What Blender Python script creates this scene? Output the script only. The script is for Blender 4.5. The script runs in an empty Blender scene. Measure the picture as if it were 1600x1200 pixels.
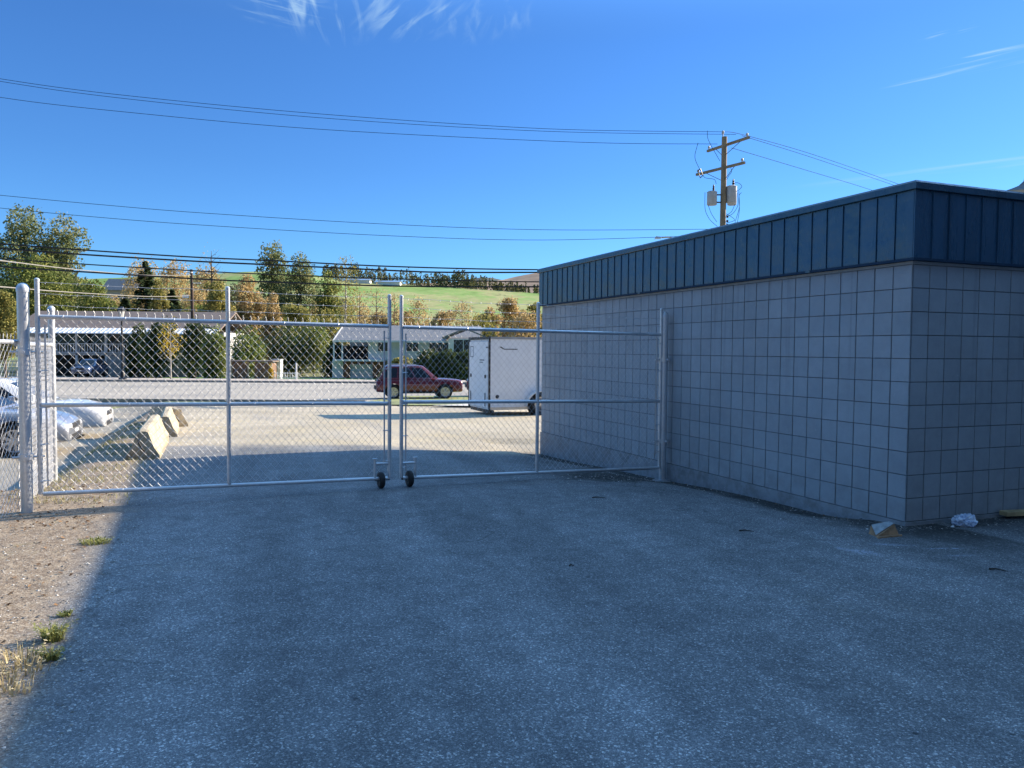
import bpy, bmesh, math, random
from mathutils import Vector, Matrix, noise
random.seed(7)
R = math.radians
scene = bpy.context.scene
# ------------------------------------------------------------------ camera
F_PX = 1211.9; PITCH = 0.043838; ROLL = 0.0071768; CAMZ = 1.4734; YAW = 0.3764
cd = bpy.data.cameras.new('camera'); cam = bpy.data.objects.new('camera', cd)
scene.collection.objects.link(cam); scene.camera = cam
cd.sensor_width = 36.0; cd.lens = F_PX / 1600.0 * 36.0; cd.clip_start = 0.05; cd.clip_end = 20000
CM = Matrix.Rotation(math.pi/2 - PITCH, 4, 'X') @ Matrix.Rotation(ROLL, 4, 'Z')
CM = Matrix.Translation((0, 0, CAMZ)) @ CM
cam.matrix_world = CM
# ------------------------------------------------------------------ world and sun
SUN_AZ = R(90-31.0); SUN_EL = R(24.7)
w = bpy.data.worlds.new('World'); scene.world = w; w.use_nodes = True
nt = w.node_tree; nt.nodes.clear()
sky = nt.nodes.new('ShaderNodeTexSky'); sky.sky_type = 'NISHITA'; sky.sun_disc = False
sky.sun_elevation = SUN_EL; sky.sun_rotation = SUN_AZ
sky.altitude = 400; sky.air_density = 1.15; sky.dust_density = 0.15; sky.ozone_density = 3.5
bg = nt.nodes.new('ShaderNodeBackground'); bg.inputs[1].default_value = 0.12
wo = nt.nodes.new('ShaderNodeOutputWorld')
def wn(t, **k):
    n = nt.nodes.new(t)
    for a, b in k.items(): setattr(n, a, b)
    return n
# thin cirrus: real directions on the sky sphere, stretched noise
geo = wn('ShaderNodeTexCoord')
sep = wn('ShaderNodeSeparateXYZ'); nt.links.new(geo.outputs['Generated'], sep.inputs[0])
# project on a high plane: (x/z, y/z)
zc = wn('ShaderNodeMath', operation='MAXIMUM'); nt.links.new(sep.outputs[2], zc.inputs[0]); zc.inputs[1].default_value = 0.03
dx = wn('ShaderNodeMath', operation='DIVIDE'); nt.links.new(sep.outputs[0], dx.inputs[0]); nt.links.new(zc.outputs[0], dx.inputs[1])
dy = wn('ShaderNodeMath', operation='DIVIDE'); nt.links.new(sep.outputs[1], dy.inputs[0]); nt.links.new(zc.outputs[0], dy.inputs[1])
cmb = wn('ShaderNodeCombineXYZ'); nt.links.new(dx.outputs[0], cmb.inputs[0]); nt.links.new(dy.outputs[0], cmb.inputs[1])
def wisp(cx, cy, rx, ry, ang, seed, amount, sx=9.0, sy=1.2):
    # one patch of cirrus at (cx, cy) on the cloud plane
    m = wn('ShaderNodeMapping'); m.vector_type = 'TEXTURE'
    m.inputs['Location'].default_value = (cx, cy, 0); m.inputs['Rotation'].default_value = (0, 0, ang); m.inputs['Scale'].default_value = (rx, ry, 1)
    nt.links.new(cmb.outputs[0], m.inputs[0])
    ln = wn('ShaderNodeVectorMath', operation='LENGTH'); nt.links.new(m.outputs[0], ln.inputs[0])
    fall = wn('ShaderNodeMapRange'); fall.inputs[1].default_value = 1.0; fall.inputs[2].default_value = 0.15
    fall.interpolation_type = 'SMOOTHSTEP'; nt.links.new(ln.outputs['Value'], fall.inputs[0])
    m2 = wn('ShaderNodeMapping'); m2.inputs['Scale'].default_value = (sx, sy, 1); m2.inputs['Location'].default_value = (seed, seed*1.7, seed)
    nt.links.new(m.outputs[0], m2.inputs[0])
    nz = wn('ShaderNodeTexNoise'); nz.inputs['Scale'].default_value = 1.0; nz.inputs['Detail'].default_value = 5; nz.inputs['Distortion'].default_value = 0.7
    nt.links.new(m2.outputs[0], nz.inputs['Vector'])
    th = wn('ShaderNodeMapRange'); th.inputs[1].default_value = 0.46; th.inputs[2].default_value = 0.74; th.interpolation_type = 'SMOOTHSTEP'
    nt.links.new(nz.outputs['Fac'], th.inputs[0])
    mu = wn('ShaderNodeMath', operation='MULTIPLY'); nt.links.new(fall.outputs[0], mu.inputs[0]); nt.links.new(th.outputs[0], mu.inputs[1])
    m3 = wn('ShaderNodeMath', operation='MULTIPLY'); nt.links.new(mu.outputs[0], m3.inputs[0]); m3.inputs[1].default_value = amount
    return m3
def ray(px, py):
    u = (px-800)/F_PX; v = (py-600)/F_PX
    return (CM.to_3x3() @ Vector((u, -v, -1.0)))
def plane(px, py):
    d = ray(px, py); return d.x/d.z, d.y/d.z
acc = None
W_ = []
for (px, py, rx, ry, ang, seed, am, sx, sy) in [
        (500, 10, 0.22, 0.34, 0.15, 1.0, .55, 5, 1.0), (640, 14, 0.22, 0.30, 0.5, 4.2, .5, 5, 1.0),
        (440, 8, 0.20, 0.16, -0.9, 8.1, .45, 5, 1.2), (740, 25, 0.25, 0.25, 0.1, 3.3, .28, 5, 1),
        (1522, 108, 0.34, 0.07, -0.75, 2.6, 1.6, .6, 1.2), (1508, 92, 0.28, 0.06, -0.7, 6.1, 1.1, .6, 1.2),
        (1480, 52, 0.10, 0.04, -0.75, 5.7, .35, 1.2, 3), (1545, 258, 1.1, 0.28, -0.62, 9.1, .8, 0.5, .8)]:
    cx, cy = plane(px, py)
    W_.append(wisp(cx, cy, rx, ry, ang, seed, am, sx, sy))
acc = W_[0]
for m in W_[1:]:
    a = wn('ShaderNodeMath', operation='ADD'); nt.links.new(acc.outputs[0], a.inputs[0]); nt.links.new(m.outputs[0], a.inputs[1]); acc = a
tint = wn('ShaderNodeMixRGB', blend_type='MULTIPLY'); tint.inputs[0].default_value = 1.0; tint.inputs[2].default_value = (0.50, 0.92, 1.06, 1)
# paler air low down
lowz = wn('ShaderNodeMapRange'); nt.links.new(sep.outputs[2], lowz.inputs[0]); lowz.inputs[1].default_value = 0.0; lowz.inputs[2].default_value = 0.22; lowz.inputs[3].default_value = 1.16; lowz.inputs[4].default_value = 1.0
# added sky gain: dimmed in view, boosted overhead to lift the shaded ground
overhead_gain = wn('ShaderNodeMapRange'); overhead_gain.interpolation_type = 'SMOOTHSTEP'; nt.links.new(sep.outputs[2], overhead_gain.inputs[0])
overhead_gain.inputs[1].default_value = 0.36; overhead_gain.inputs[2].default_value = 0.72; overhead_gain.inputs[3].default_value = 0.43; overhead_gain.inputs[4].default_value = 2.7
# added dimming of the sky behind the camera, keeps the short wall dark
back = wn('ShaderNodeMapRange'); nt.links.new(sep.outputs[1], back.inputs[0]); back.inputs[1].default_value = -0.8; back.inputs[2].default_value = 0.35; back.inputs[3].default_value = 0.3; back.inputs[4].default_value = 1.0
bm_ = wn('ShaderNodeMath', operation='MULTIPLY'); nt.links.new(overhead_gain.outputs[0], bm_.inputs[0]); nt.links.new(back.outputs[0], bm_.inputs[1])
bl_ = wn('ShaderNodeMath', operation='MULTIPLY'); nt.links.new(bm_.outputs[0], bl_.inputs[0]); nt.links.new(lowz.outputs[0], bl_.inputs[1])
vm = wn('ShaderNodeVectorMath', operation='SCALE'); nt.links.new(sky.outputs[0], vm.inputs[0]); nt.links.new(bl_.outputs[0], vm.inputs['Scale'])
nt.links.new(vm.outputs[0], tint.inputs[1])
hue = wn('ShaderNodeMapRange'); nt.links.new(sep.outputs[2], hue.inputs[0]); hue.inputs[1].default_value = 0.36; hue.inputs[2].default_value = 0.7
tc = wn('ShaderNodeMixRGB'); nt.links.new(hue.outputs[0], tc.inputs[0]); tc.inputs[1].default_value = (0.49, 0.92, 1.50, 1); tc.inputs[2].default_value = (0.80, 0.90, 0.84, 1)  # separate overhead tint, added to make the shade less blue
nt.links.new(tc.outputs[0], tint.inputs[2])
mixc = wn('ShaderNodeMixRGB'); nt.links.new(acc.outputs[0], mixc.inputs[0]); nt.links.new(tint.outputs[0], mixc.inputs[1]); mixc.inputs[2].default_value = (2.0, 2.9, 3.6, 1)
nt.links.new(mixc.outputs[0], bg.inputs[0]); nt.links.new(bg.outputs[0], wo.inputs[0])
sd = bpy.data.lights.new('sun', 'SUN'); so = bpy.data.objects.new('sun', sd); scene.collection.objects.link(so)
sd.energy = 5.0; sd.angle = R(0.53); sd.color = (1.0, 0.85, 0.66)
sv = Vector((math.sin(SUN_AZ)*math.cos(SUN_EL), math.cos(SUN_AZ)*math.cos(SUN_EL), math.sin(SUN_EL)))
so.rotation_euler = sv.to_track_quat('Z', 'Y').to_euler(); so.location = (40, 10, 30)
scene.view_settings.view_transform = 'Standard'; scene.view_settings.look = 'None'
scene.view_settings.exposure = 1.24; scene.view_settings.gamma = 1.0; scene.view_settings.use_curve_mapping = False
scene.cycles.max_bounces = 6; scene.cycles.transparent_max_bounces = 6

# ------------------------------------------------------------------ helpers
def lerp(a, b, t): return a + (b-a)*t
def sst(a, b, x):
    t = max(0, min(1, (x-a)/(b-a))); return t*t*(3-2*t)
E1 = Vector((-math.sin(YAW), math.cos(YAW), 0))      # along the long wall, away from the camera
E2 = Vector((math.cos(YAW), math.sin(YAW), 0))       # along the short wall, to the right
CORNER = Vector((3.4337, 6.6966, 0))
def wp(t1, t2, z=0): p = CORNER + E1*t1 + E2*t2; return Vector((p.x, p.y, z))
PROF = [(-30, 0.02), (3, 0.0), (5, -0.01), (6.7, -0.03), (8.6, -0.045), (10.2, -0.155), (14, -0.33), (24, -0.50), (40, -1.12), (62, -1.29), (67, -1.32), (80, -1.6), (120, -1.8), (180, -1.5)]
def base_z(y):
    for (a, za), (b, zb) in zip(PROF, PROF[1:]):
        if y <= b: return lerp(za, zb, max(0, (y-a)/(b-a)))
    return PROF[-1][1]
def gz(x, y):
    z = (base_z(y-.6)+base_z(y)+base_z(y+.6)+base_z(y-.3)+base_z(y+.3))/5
    n = E2.x*x + E2.y*y
    z += 0.11*sst(5.3, 2.2, n)*sst(8.5, 11.3, y)*sst(27, 16, y)
    z -= 0.38*sst(-1.45, -2.3, n)*sst(7.6, 10.5, y)*sst(36, 26, y)
    if 6.2 < y < 16: z -= 0.085*sst(4.9, 5.5, n)*sst(6.8, 7.6, y)*sst(6.9, 5.9, n)
    if y < 30: z += 0.012*noise.noise(Vector((x*.5, y*.5, 0)))*sst(30, 15, y)
    return z
def at(px, py, D):
    d = ray(px, py); s = D/d.y
    return Vector((d.x*s, d.y*s, CAMZ + d.z*s))
def gat(px, py, z0=None):
    # where the ray meets the ground
    d = ray(px, py); lo, hi = .5, 400
    for _ in range(60):
        m = (lo+hi)/2; z = CAMZ + d.z*m/d.y
        if z > gz(d.x*m/d.y, m): lo = m
        else: hi = m
    return at(px, py, lo)

col = scene.collection
def setp(o, label=None, cat=None, group=None, kind=None):
    if label: o['label'] = label
    if cat: o['category'] = cat
    if group: o['group'] = group
    if kind: o['kind'] = kind
    return o
def thing(name, loc, rz, label, cat, group=None):
    o = bpy.data.objects.new(name, None); col.objects.link(o); o.location = loc; o.rotation_euler = (0, 0, rz)
    o.empty_display_size = .2
    return setp(o, label, cat, group)
def copy_tree(o, parent=None):
    c = o.copy(); col.objects.link(c)
    if parent: c.parent = parent
    for ch in o.children: copy_tree(ch, c)
    return c

class MB:
    def __init__(s): s.v = []; s.f = []; s.c = []; s.mi = []
    def add(s, vs, fs, c=0.5, mi=0):
        o = len(s.v); s.v += [tuple(v) for v in vs]
        for f in fs: s.f.append([i+o for i in f]); s.c.append(c); s.mi.append(mi)
    def box(s, c, size, M=None, col=0.5, mi=0):
        cx, cy, cz = c; x, y, z = size[0]/2, size[1]/2, size[2]/2
        vs = [Vector((cx+i*x, cy+j*y, cz+k*z)) for i in (-1, 1) for j in (-1, 1) for k in (-1, 1)]
        if M: vs = [M @ v for v in vs]
        s.add(vs, [(0, 1, 3, 2), (4, 6, 7, 5), (0, 4, 5, 1), (2, 3, 7, 6), (0, 2, 6, 4), (1, 5, 7, 3)], col, mi)
    def hexa(s, p, col=0.5, mi=0):   # 4 bottom, 4 top
        s.add(p, [(3, 2, 1, 0), (4, 5, 6, 7), (0, 1, 5, 4), (1, 2, 6, 5), (2, 3, 7, 6), (3, 0, 4, 7)], col, mi)
    def tube(s, pts, r, n=8, cap=True, col=0.5, closed=False):
        pts = [Vector(p) for p in pts]; m = len(pts)
        rs = r if isinstance(r, (list, tuple)) else [r]*m
        prev = None; rings = []
        for i, p in enumerate(pts):
            if closed: d = pts[(i+1) % m]-pts[i-1]
            elif i == 0: d = pts[1]-pts[0]
            elif i == m-1: d = pts[-1]-pts[-2]
            else: d = (pts[i+1]-pts[i]).normalized()+(pts[i]-pts[i-1]).normalized()
            if d.length < 1e-9: d = Vector((0, 0, 1))
            d.normalize()
            if prev is None:
                a = Vector((0, 0, 1)) if abs(d.z) < .9 else Vector((1, 0, 0))
                u = d.cross(a).normalized()
            else:
                u = prev - d*prev.dot(d)
                u = u.normalized() if u.length > 1e-6 else d.cross(Vector((1, 0, 0))).normalized()
            prev = u; w_ = d.cross(u)
            rings.append([p + (u*math.cos(k*2*math.pi/n)+w_*math.sin(k*2*math.pi/n))*rs[i] for k in range(n)])
        o = len(s.v); s.v += [tuple(v) for rg in rings for v in rg]
        for i in range(m if closed else m-1):
            j = (i+1) % m
            for k in range(n):
                s.f.append([o+i*n+k, o+i*n+(k+1) % n, o+j*n+(k+1) % n, o+j*n+k]); s.c.append(col); s.mi.append(0)
        if cap and not closed:
            s.f.append([o+k for k in range(n)][::-1]); s.c.append(col); s.mi.append(0)
            s.f.append([o+(m-1)*n+k for k in range(n)]); s.c.append(col); s.mi.append(0)
    def lathe(s, prof, M=None, n=20, col=0.5):
        # prof: (r, z)
        o = len(s.v)
        for r, z in prof:
            for k in range(n):
                v = Vector((r*math.cos(k*2*math.pi/n), r*math.sin(k*2*math.pi/n), z))
                s.v.append(tuple(M @ v if M else v))
        for i in range(len(prof)-1):
            for k in range(n):
                s.f.append([o+i*n+k, o+i*n+(k+1) % n, o+(i+1)*n+(k+1) % n, o+(i+1)*n+k]); s.c.append(col); s.mi.append(0)
    def prism(s, poly, a, b, M=None, col=0.5, mi=0):
        # poly in xz, extruded along y from a to b
        n = len(poly)
        vs = [Vector((x, a, z)) for x, z in poly]+[Vector((x, b, z)) for x, z in poly]
        if M: vs = [M @ v for v in vs]
        fs = [list(range(n)), list(range(2*n-1, n-1, -1))]+[(i, i+n, (i+1) % n+n, (i+1) % n) for i in range(n)]
        s.add(vs, fs, col, mi)
    def build(s, name, mat, parent=None, smooth=False, loc=None, fix=False):
        me = bpy.data.meshes.new(name); me.from_pydata(s.v, [], s.f)
        mats = mat if isinstance(mat, (list, tuple)) else [mat]
        for m in mats: me.materials.append(m)
        if len(mats) > 1: me.polygons.foreach_set('material_index', s.mi)
        at_ = me.attributes.new('tint', 'FLOAT', 'FACE'); at_.data.foreach_set('value', s.c)
        if smooth: me.polygons.foreach_set('use_smooth', [True]*len(me.polygons))
        me.update()
        if fix:
            bm = bmesh.new(); bm.from_mesh(me); bmesh.ops.recalc_face_normals(bm, faces=bm.faces); bm.to_mesh(me); bm.free()
        if smooth:
            try: me.set_sharp_from_angle(angle=R(42))
            except Exception: pass
        o = bpy.data.objects.new(name, me); col.objects.link(o)
        if parent: o.parent = parent
        if loc: o.location = loc
        return o

# ------------------------------------------------------------------ materials
class NT:
    def __init__(s, name):
        s.m = bpy.data.materials.new(name); s.m.use_nodes = True; s.t = s.m.node_tree; s.t.nodes.clear()
        s.out = s.n('ShaderNodeOutputMaterial'); s.b = s.n('ShaderNodeBsdfPrincipled'); s.l(s.b.outputs[0], s.out.inputs[0])
    def n(s, t, **k):
        q = s.t.nodes.new(t)
        for a, b in k.items(): setattr(q, a, b)
        return q
    def l(s, a, b): s.t.links.new(a, b)
    def pos(s):
        g = s.n('ShaderNodeNewGeometry'); return g.outputs['Position']
    def obj(s): return s.n('ShaderNodeTexCoord').outputs['Object']
    def noise(s, vec, scale, detail=3, rough=.55, dist=0):
        q = s.n('ShaderNodeTexNoise'); q.inputs['Scale'].default_value = scale; q.inputs['Detail'].default_value = detail
        q.inputs['Roughness'].default_value = rough; q.inputs['Distortion'].default_value = dist
        if vec is not None: s.l(vec, q.inputs['Vector'])
        return q.outputs['Fac']
    def vor(s, vec, scale, feature='F1', out='Distance'):
        q = s.n('ShaderNodeTexVoronoi', feature=feature); q.inputs['Scale'].default_value = scale; s.l(vec, q.inputs['Vector']); return q.outputs[out]
    def ramp(s, fac, stops):
        q = s.n('ShaderNodeValToRGB'); e = q.color_ramp.elements
        while len(e) < len(stops): e.new(.5)
        for i, (p, c) in enumerate(stops):
            e[i].position = p; e[i].color = (c[0], c[1], c[2], 1) if hasattr(c, '__len__') else (c, c, c, 1)
        s.l(fac, q.inputs[0]); return q.outputs[0]
    def mr(s, v, a, b, c=0, d=1, smooth=True):
        q = s.n('ShaderNodeMapRange'); q.inputs[1].default_value = a; q.inputs[2].default_value = b; q.inputs[3].default_value = c; q.inputs[4].default_value = d
        if smooth: q.interpolation_type = 'SMOOTHSTEP'
        s.l(v, q.inputs[0]); return q.outputs[0]
    def mix(s, f, a, b, mode='MIX'):
        q = s.n('ShaderNodeMixRGB', blend_type=mode)
        for i, v in ((0, f), (1, a), (2, b)):
            if isinstance(v, (int, float)): q.inputs[i].default_value = v if i == 0 else (v, v, v, 1)
            elif isinstance(v, tuple): q.inputs[i].default_value = (v[0], v[1], v[2], 1)
            else: s.l(v, q.inputs[i])
        return q.outputs[0]
    def ma(s, op, a, b=0.0):
        q = s.n('ShaderNodeMath', operation=op)
        for i, v in ((0, a), (1, b)):
            if isinstance(v, (int, float)): q.inputs[i].default_value = v
            else: s.l(v, q.inputs[i])
        return q.outputs[0]
    def attr(s, name='tint'):
        q = s.n('ShaderNodeAttribute'); q.attribute_name = name; return q.outputs['Fac']
    def bump(s, h, strength=.5, dist=.01, prev=None):
        q = s.n('ShaderNodeBump'); q.inputs['Strength'].default_value = strength; q.inputs['Distance'].default_value = dist
        s.l(h, q.inputs['Height'])
        if prev is not None: s.l(prev, q.inputs['Normal'])
        return q.outputs[0]
    def sep(s, v):
        q = s.n('ShaderNodeSeparateXYZ'); s.l(v, q.inputs[0]); return q.outputs
    def set(s, **k):
        for a, v in k.items():
            i = s.b.inputs[a.replace('_', ' ')]
            if isinstance(v, (int, float)): i.default_value = v
            elif isinstance(v, tuple): i.default_value = (v[0], v[1], v[2], 1)
            else: s.l(v, i)
        return s.m
def simple(name, c, rough=.6, metal=0.0, var=.12, scale=3.0, bump=0.0, bscale=40, coat=0, spec=.5):
    t = NT(name); p = t.obj()
    nz = t.noise(p, scale, 4); f = t.mr(nz, .3, .7, 1-var, 1+var)
    c2 = t.mix(1.0, c, f, 'MULTIPLY')
    m = t.set(Base_Color=c2, Roughness=t.mr(nz, .3, .7, rough*.9, min(1, rough*1.1)), Metallic=metal)
    t.b.inputs['Coat Weight'].default_value = coat; t.b.inputs['Coat Roughness'].default_value = .05
    t.b.inputs['Specular IOR Level'].default_value = spec
    if bump: t.l(t.bump(t.noise(p, bscale, 4), bump, .01), t.b.inputs['Normal'])
    return m

def mat_ground():
    t = NT('ground_mix'); p = t.pos(); x, y, z = t.sep(p)
    # n: distance across, s: distance along the building line
    n = t.ma('ADD', t.ma('MULTIPLY', x, E2.x), t.ma('MULTIPLY', y, E2.y))
    wob = t.ma('SUBTRACT', t.noise(p, .55, 5, .6), .5)
    wobf = t.ma('SUBTRACT', t.noise(p, 5, 5, .65), .5)
    # ---- asphalt with pale aggregate
    v1 = t.vor(p, 135, out='Color'); v1s = t.sep(v1)
    v2 = t.vor(p, 300, out='Color'); v2s = t.sep(v2)
    big = t.noise(p, .45, 5, .6); mid = t.noise(p, 4.5, 4, .6)
    ag = t.ramp(v1s[0], [(0.0, (.075, .08, .086)), (.55, (.135, .142, .15)), (.80, (.225, .232, .235)), (.93, (.40, .41, .40)), (1.0, (.80, .80, .77))])
    ag2 = t.ramp(v2s[1], [(0.0, (.08, .085, .09)), (.7, (.155, .162, .17)), (.9, (.29, .295, .29)), (1, (.52, .52, .50))])
    asp = t.mix(.45, ag, ag2)
    asp = t.mix(1.0, asp, t.mr(big, .3, .7, .80, 1.04), 'MULTIPLY')
    asp = t.mix(1.0, asp, t.mr(mid, .3, .7, .85, 1.13), 'MULTIPLY')
    # paler dusty patches on the asphalt
    dust = t.mr(t.noise(p, 1.1, 6, .7, .6), .58, .74, 0, .35)
    asp = t.mix(dust, asp, (.20, .205, .205))
    # cracks and dark spots
    sp = t.mr(t.noise(p, 13, 2, .5), .72, .78, 0, .8)
    asp = t.mix(sp, asp, (.02, .021, .023))
    rp = t.n('ShaderNodeMapping'); rp.inputs['Rotation'].default_value = (0, 0, -YAW+.12); t.l(p, rp.inputs[0])
    rs = t.n('ShaderNodeMapping'); rs.inputs['Scale'].default_value = (1.0, .09, 1); t.l(rp.outputs[0], rs.inputs[0])
    trk = t.noise(rs.outputs[0], 1.3, 4, .6, .2)
    asp = t.mix(1.0, asp, t.mr(trk, .35, .65, .82, 1.17), 'MULTIPLY')
    oil = t.mr(t.noise(p, .9, 3, .6, .8), .67, .75, 0, .28)
    asp = t.mix(oil, asp, (.05, .052, .054))
    wv = t.n('ShaderNodeVectorMath', operation='ADD'); nv = t.n('ShaderNodeTexNoise'); nv.inputs['Scale'].default_value = 1.6; nv.inputs['Detail'].default_value = 5; t.l(p, nv.inputs['Vector'])
    sc_ = t.n('ShaderNodeVectorMath', operation='SCALE'); t.l(nv.outputs['Color'], sc_.inputs[0]); sc_.inputs['Scale'].default_value = .9
    t.l(p, wv.inputs[0]); t.l(sc_.outputs[0], wv.inputs[1])
    ck = t.vor(wv.outputs[0], .42, 'DISTANCE_TO_EDGE')
    ckm = t.ma('MULTIPLY', t.mr(ck, .007, .0015), t.mr(t.noise(p, .6, 2), .50, .58))
    asp = t.mix(t.ma('MULTIPLY', ckm, .4), asp, (.02, .02, .02))
    grit = t.ma('MULTIPLY', t.mr(t.noise(p, .7, 5, .65), .55, .7), t.mr(t.noise(p, 45, 3, .7), .5, .62, 0, .5))
    asp = t.mix(grit, asp, (.30, .27, .22))
    # ---- dirt, leaf litter and fine gravel
    d1 = t.noise(p, 9, 6, .7); d2 = t.vor(p, 120, out='Color'); d2s = t.sep(d2)
    dirt = t.ramp(d1, [(.28, (.055, .036, .023)), (.43, (.15, .10, .063)), (.56, (.27, .20, .13)), (.75, (.40, .315, .21))])
    peb = t.ramp(d2s[0], [(0, (.09, .065, .045)), (.5, (.25, .20, .14)), (.85, (.42, .36, .27)), (1, (.66, .60, .50))])
    dirt = t.mix(.5, dirt, peb)
    grs = t.mr(t.noise(p, 1.7, 5, .7), .6, .72, 0, .45)
    dirt = t.mix(grs, dirt, (.17, .19, .05))
    # ---- pale gravel car park
    g1 = t.vor(p, 60, out='Color'); g1s = t.sep(g1)
    grav = t.ramp(g1s[0], [(0, (.29, .25, .18)), (.6, (.41, .355, .26)), (1, (.58, .51, .39))])
    grav = t.mix(1.0, grav, t.mr(t.noise(p, .35, 5, .65), .3, .7, .82, 1.15), 'MULTIPLY')
    warm = t.mr(t.noise(p, .8, 4, .6), .5, .68, 0, .55)
    grav = t.mix(warm, grav, (.46, .38, .23))
    tyre = t.mr(t.noise(p, .25, 3, .6), .55, .7, 0, .35)
    grav = t.mix(tyre, grav, (.30, .285, .25))
    tm_ = t.n('ShaderNodeMapping'); tm_.inputs['Rotation'].default_value = (0, 0, -YAW); tm_.inputs['Scale'].default_value = (1.0, 1.0, 1.0); t.l(p, tm_.inputs[0])
    ts = t.n('ShaderNodeMapping'); ts.inputs['Scale'].default_value = (1.6, .06, 1); t.l(tm_.outputs[0], ts.inputs[0])
    grav = t.mix(t.mr(t.noise(ts.outputs[0], 1.0, 4, .6, .3), .54, .64, 0, .40), grav, (.27, .255, .225))
    grav = t.mix(t.mr(t.noise(p, 2.6, 5, .7), .62, .70, 0, .4), grav, (.20, .18, .14))
    # zones
    yy = t.ma('ADD', y, t.ma('MULTIPLY', wob, 2.4))
    yy = t.ma('ADD', yy, t.ma('MULTIPLY', wobf, .5))
    m_park = t.mr(yy, 12.5, 13.6)
    nn = t.ma('ADD', n, t.ma('ADD', t.ma('MULTIPLY', wob, .5), t.ma('MULTIPLY', wobf, .35)))
    m_asp = t.mr(nn, -.95, -.55)
    c = t.mix(m_asp, dirt, asp)
    # lot beyond the gate
    m_low = t.mr(n, -1.9, -2.2)           # the lower neighbouring lot
    m_lot = t.ma('MAXIMUM', t.mr(nn, -.9, -.5), m_low)
    m_lot = t.ma('MULTIPLY', m_lot, m_park)
    c = t.mix(m_lot, c, grav)
    # worn asphalt of the lower lot
    m_l2 = t.ma('MULTIPLY', m_low, t.mr(y, 9, 10.5))
    lotc = t.mix(.6, asp, grav)
    c = t.mix(m_l2, c, lotc)
    # beyond: grassy earth
    c = t.mix(t.mr(y, 30.5, 31), c, t.ramp(t.noise(p, .6, 6, .7), [(.3, (.10, .12, .045)), (.55, (.20, .20, .09)), (.75, (.30, .26, .15))]))
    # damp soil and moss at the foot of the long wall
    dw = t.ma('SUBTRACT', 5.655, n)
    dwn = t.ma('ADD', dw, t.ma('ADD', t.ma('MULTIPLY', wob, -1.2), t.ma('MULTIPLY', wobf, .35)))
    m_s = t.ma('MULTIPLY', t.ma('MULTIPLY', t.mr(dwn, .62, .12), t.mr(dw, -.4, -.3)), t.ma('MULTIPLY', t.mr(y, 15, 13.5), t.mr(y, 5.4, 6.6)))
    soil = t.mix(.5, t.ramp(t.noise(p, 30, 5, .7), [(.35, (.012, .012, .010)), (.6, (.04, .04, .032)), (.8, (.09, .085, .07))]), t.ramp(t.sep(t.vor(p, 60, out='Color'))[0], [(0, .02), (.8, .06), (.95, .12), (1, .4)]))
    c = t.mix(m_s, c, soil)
    # patch of soil round the right gate post
    ex = t.ma('SUBTRACT', x, 1.55); ey = t.ma('SUBTRACT', y, 9.75)
    rr = t.ma('SQRT', t.ma('ADD', t.ma('MULTIPLY', t.ma('MULTIPLY', ex, ex), 1.1), t.ma('MULTIPLY', t.ma('MULTIPLY', ey, ey), 2.6)))
    rr = t.ma('ADD', rr, t.ma('ADD', t.ma('MULTIPLY', wobf, .9), t.ma('MULTIPLY', wob, .6)))
    c = t.mix(t.mr(rr, 1.25, .75), c, soil)
    # in front of the short wall: dirty stain strip
    s2 = t.ma('SUBTRACT', t.ma('ADD', t.ma('MULTIPLY', x, -E2.y), t.ma('MULTIPLY', y, E2.x)), (-E2.y*CORNER.x+E2.x*CORNER.y))
    s2n = t.ma('ADD', s2, t.ma('ADD', t.ma('MULTIPLY', wobf, .35), t.ma('MULTIPLY', wob, .7)))
    m_s2 = t.ma('MULTIPLY', t.mr(s2n, -.55, -.15), t.mr(n, 5.9, 6.3))
    m_s2 = t.ma('MULTIPLY', m_s2, t.mr(s2, .6, .3))
    c = t.mix(t.ma('MULTIPLY', m_s2, .8), c, soil)
    # paint smears near the corner
    for (px, py, rx, ry, ang) in ((1345, 862, .20, .035, -.55), (1395, 851, .22, .018, -.15), (1470, 857, .22, .010, .05), (1313, 857, .06, .03, 0), (1500, 868, .2, .008, .1)):
        g = gat(px, py)
        mp = t.n('ShaderNodeMapping', vector_type='TEXTURE'); mp.inputs['Location'].default_value = (g.x, g.y, 0); mp.inputs['Rotation'].default_value = (0, 0, ang); mp.inputs['Scale'].default_value = (rx, ry*3, 1e3)
        t.l(p, mp.inputs[0]); ln = t.n('ShaderNodeVectorMath', operation='LENGTH'); t.l(mp.outputs[0], ln.inputs[0])
        lv = t.ma('ADD', ln.outputs['Value'], t.ma('MULTIPLY', wobf, 2.0))
        sm = t.ma('MULTIPLY', t.mr(lv, 1.0, .2), t.mr(t.noise(p, 60, 3, .7), .42, .6))
        c = t.mix(t.ma('MULTIPLY', sm, .75), c, (.42, .46, .55))
    t.set(Base_Color=c, Roughness=.9)
    t.b.inputs['Specular IOR Level'].default_value = .35
    h = t.ma('ADD', t.ma('MULTIPLY', v1s[0], .4), t.ma('MULTIPLY', t.noise(p, 120, 3, .6), .6))
    b1 = t.bump(h, .8, .006)
    b2 = t.bump(t.noise(p, 7, 5, .65), .5, .03, b1)
    t.l(b2, t.b.inputs['Normal'])
    return t.m

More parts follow.
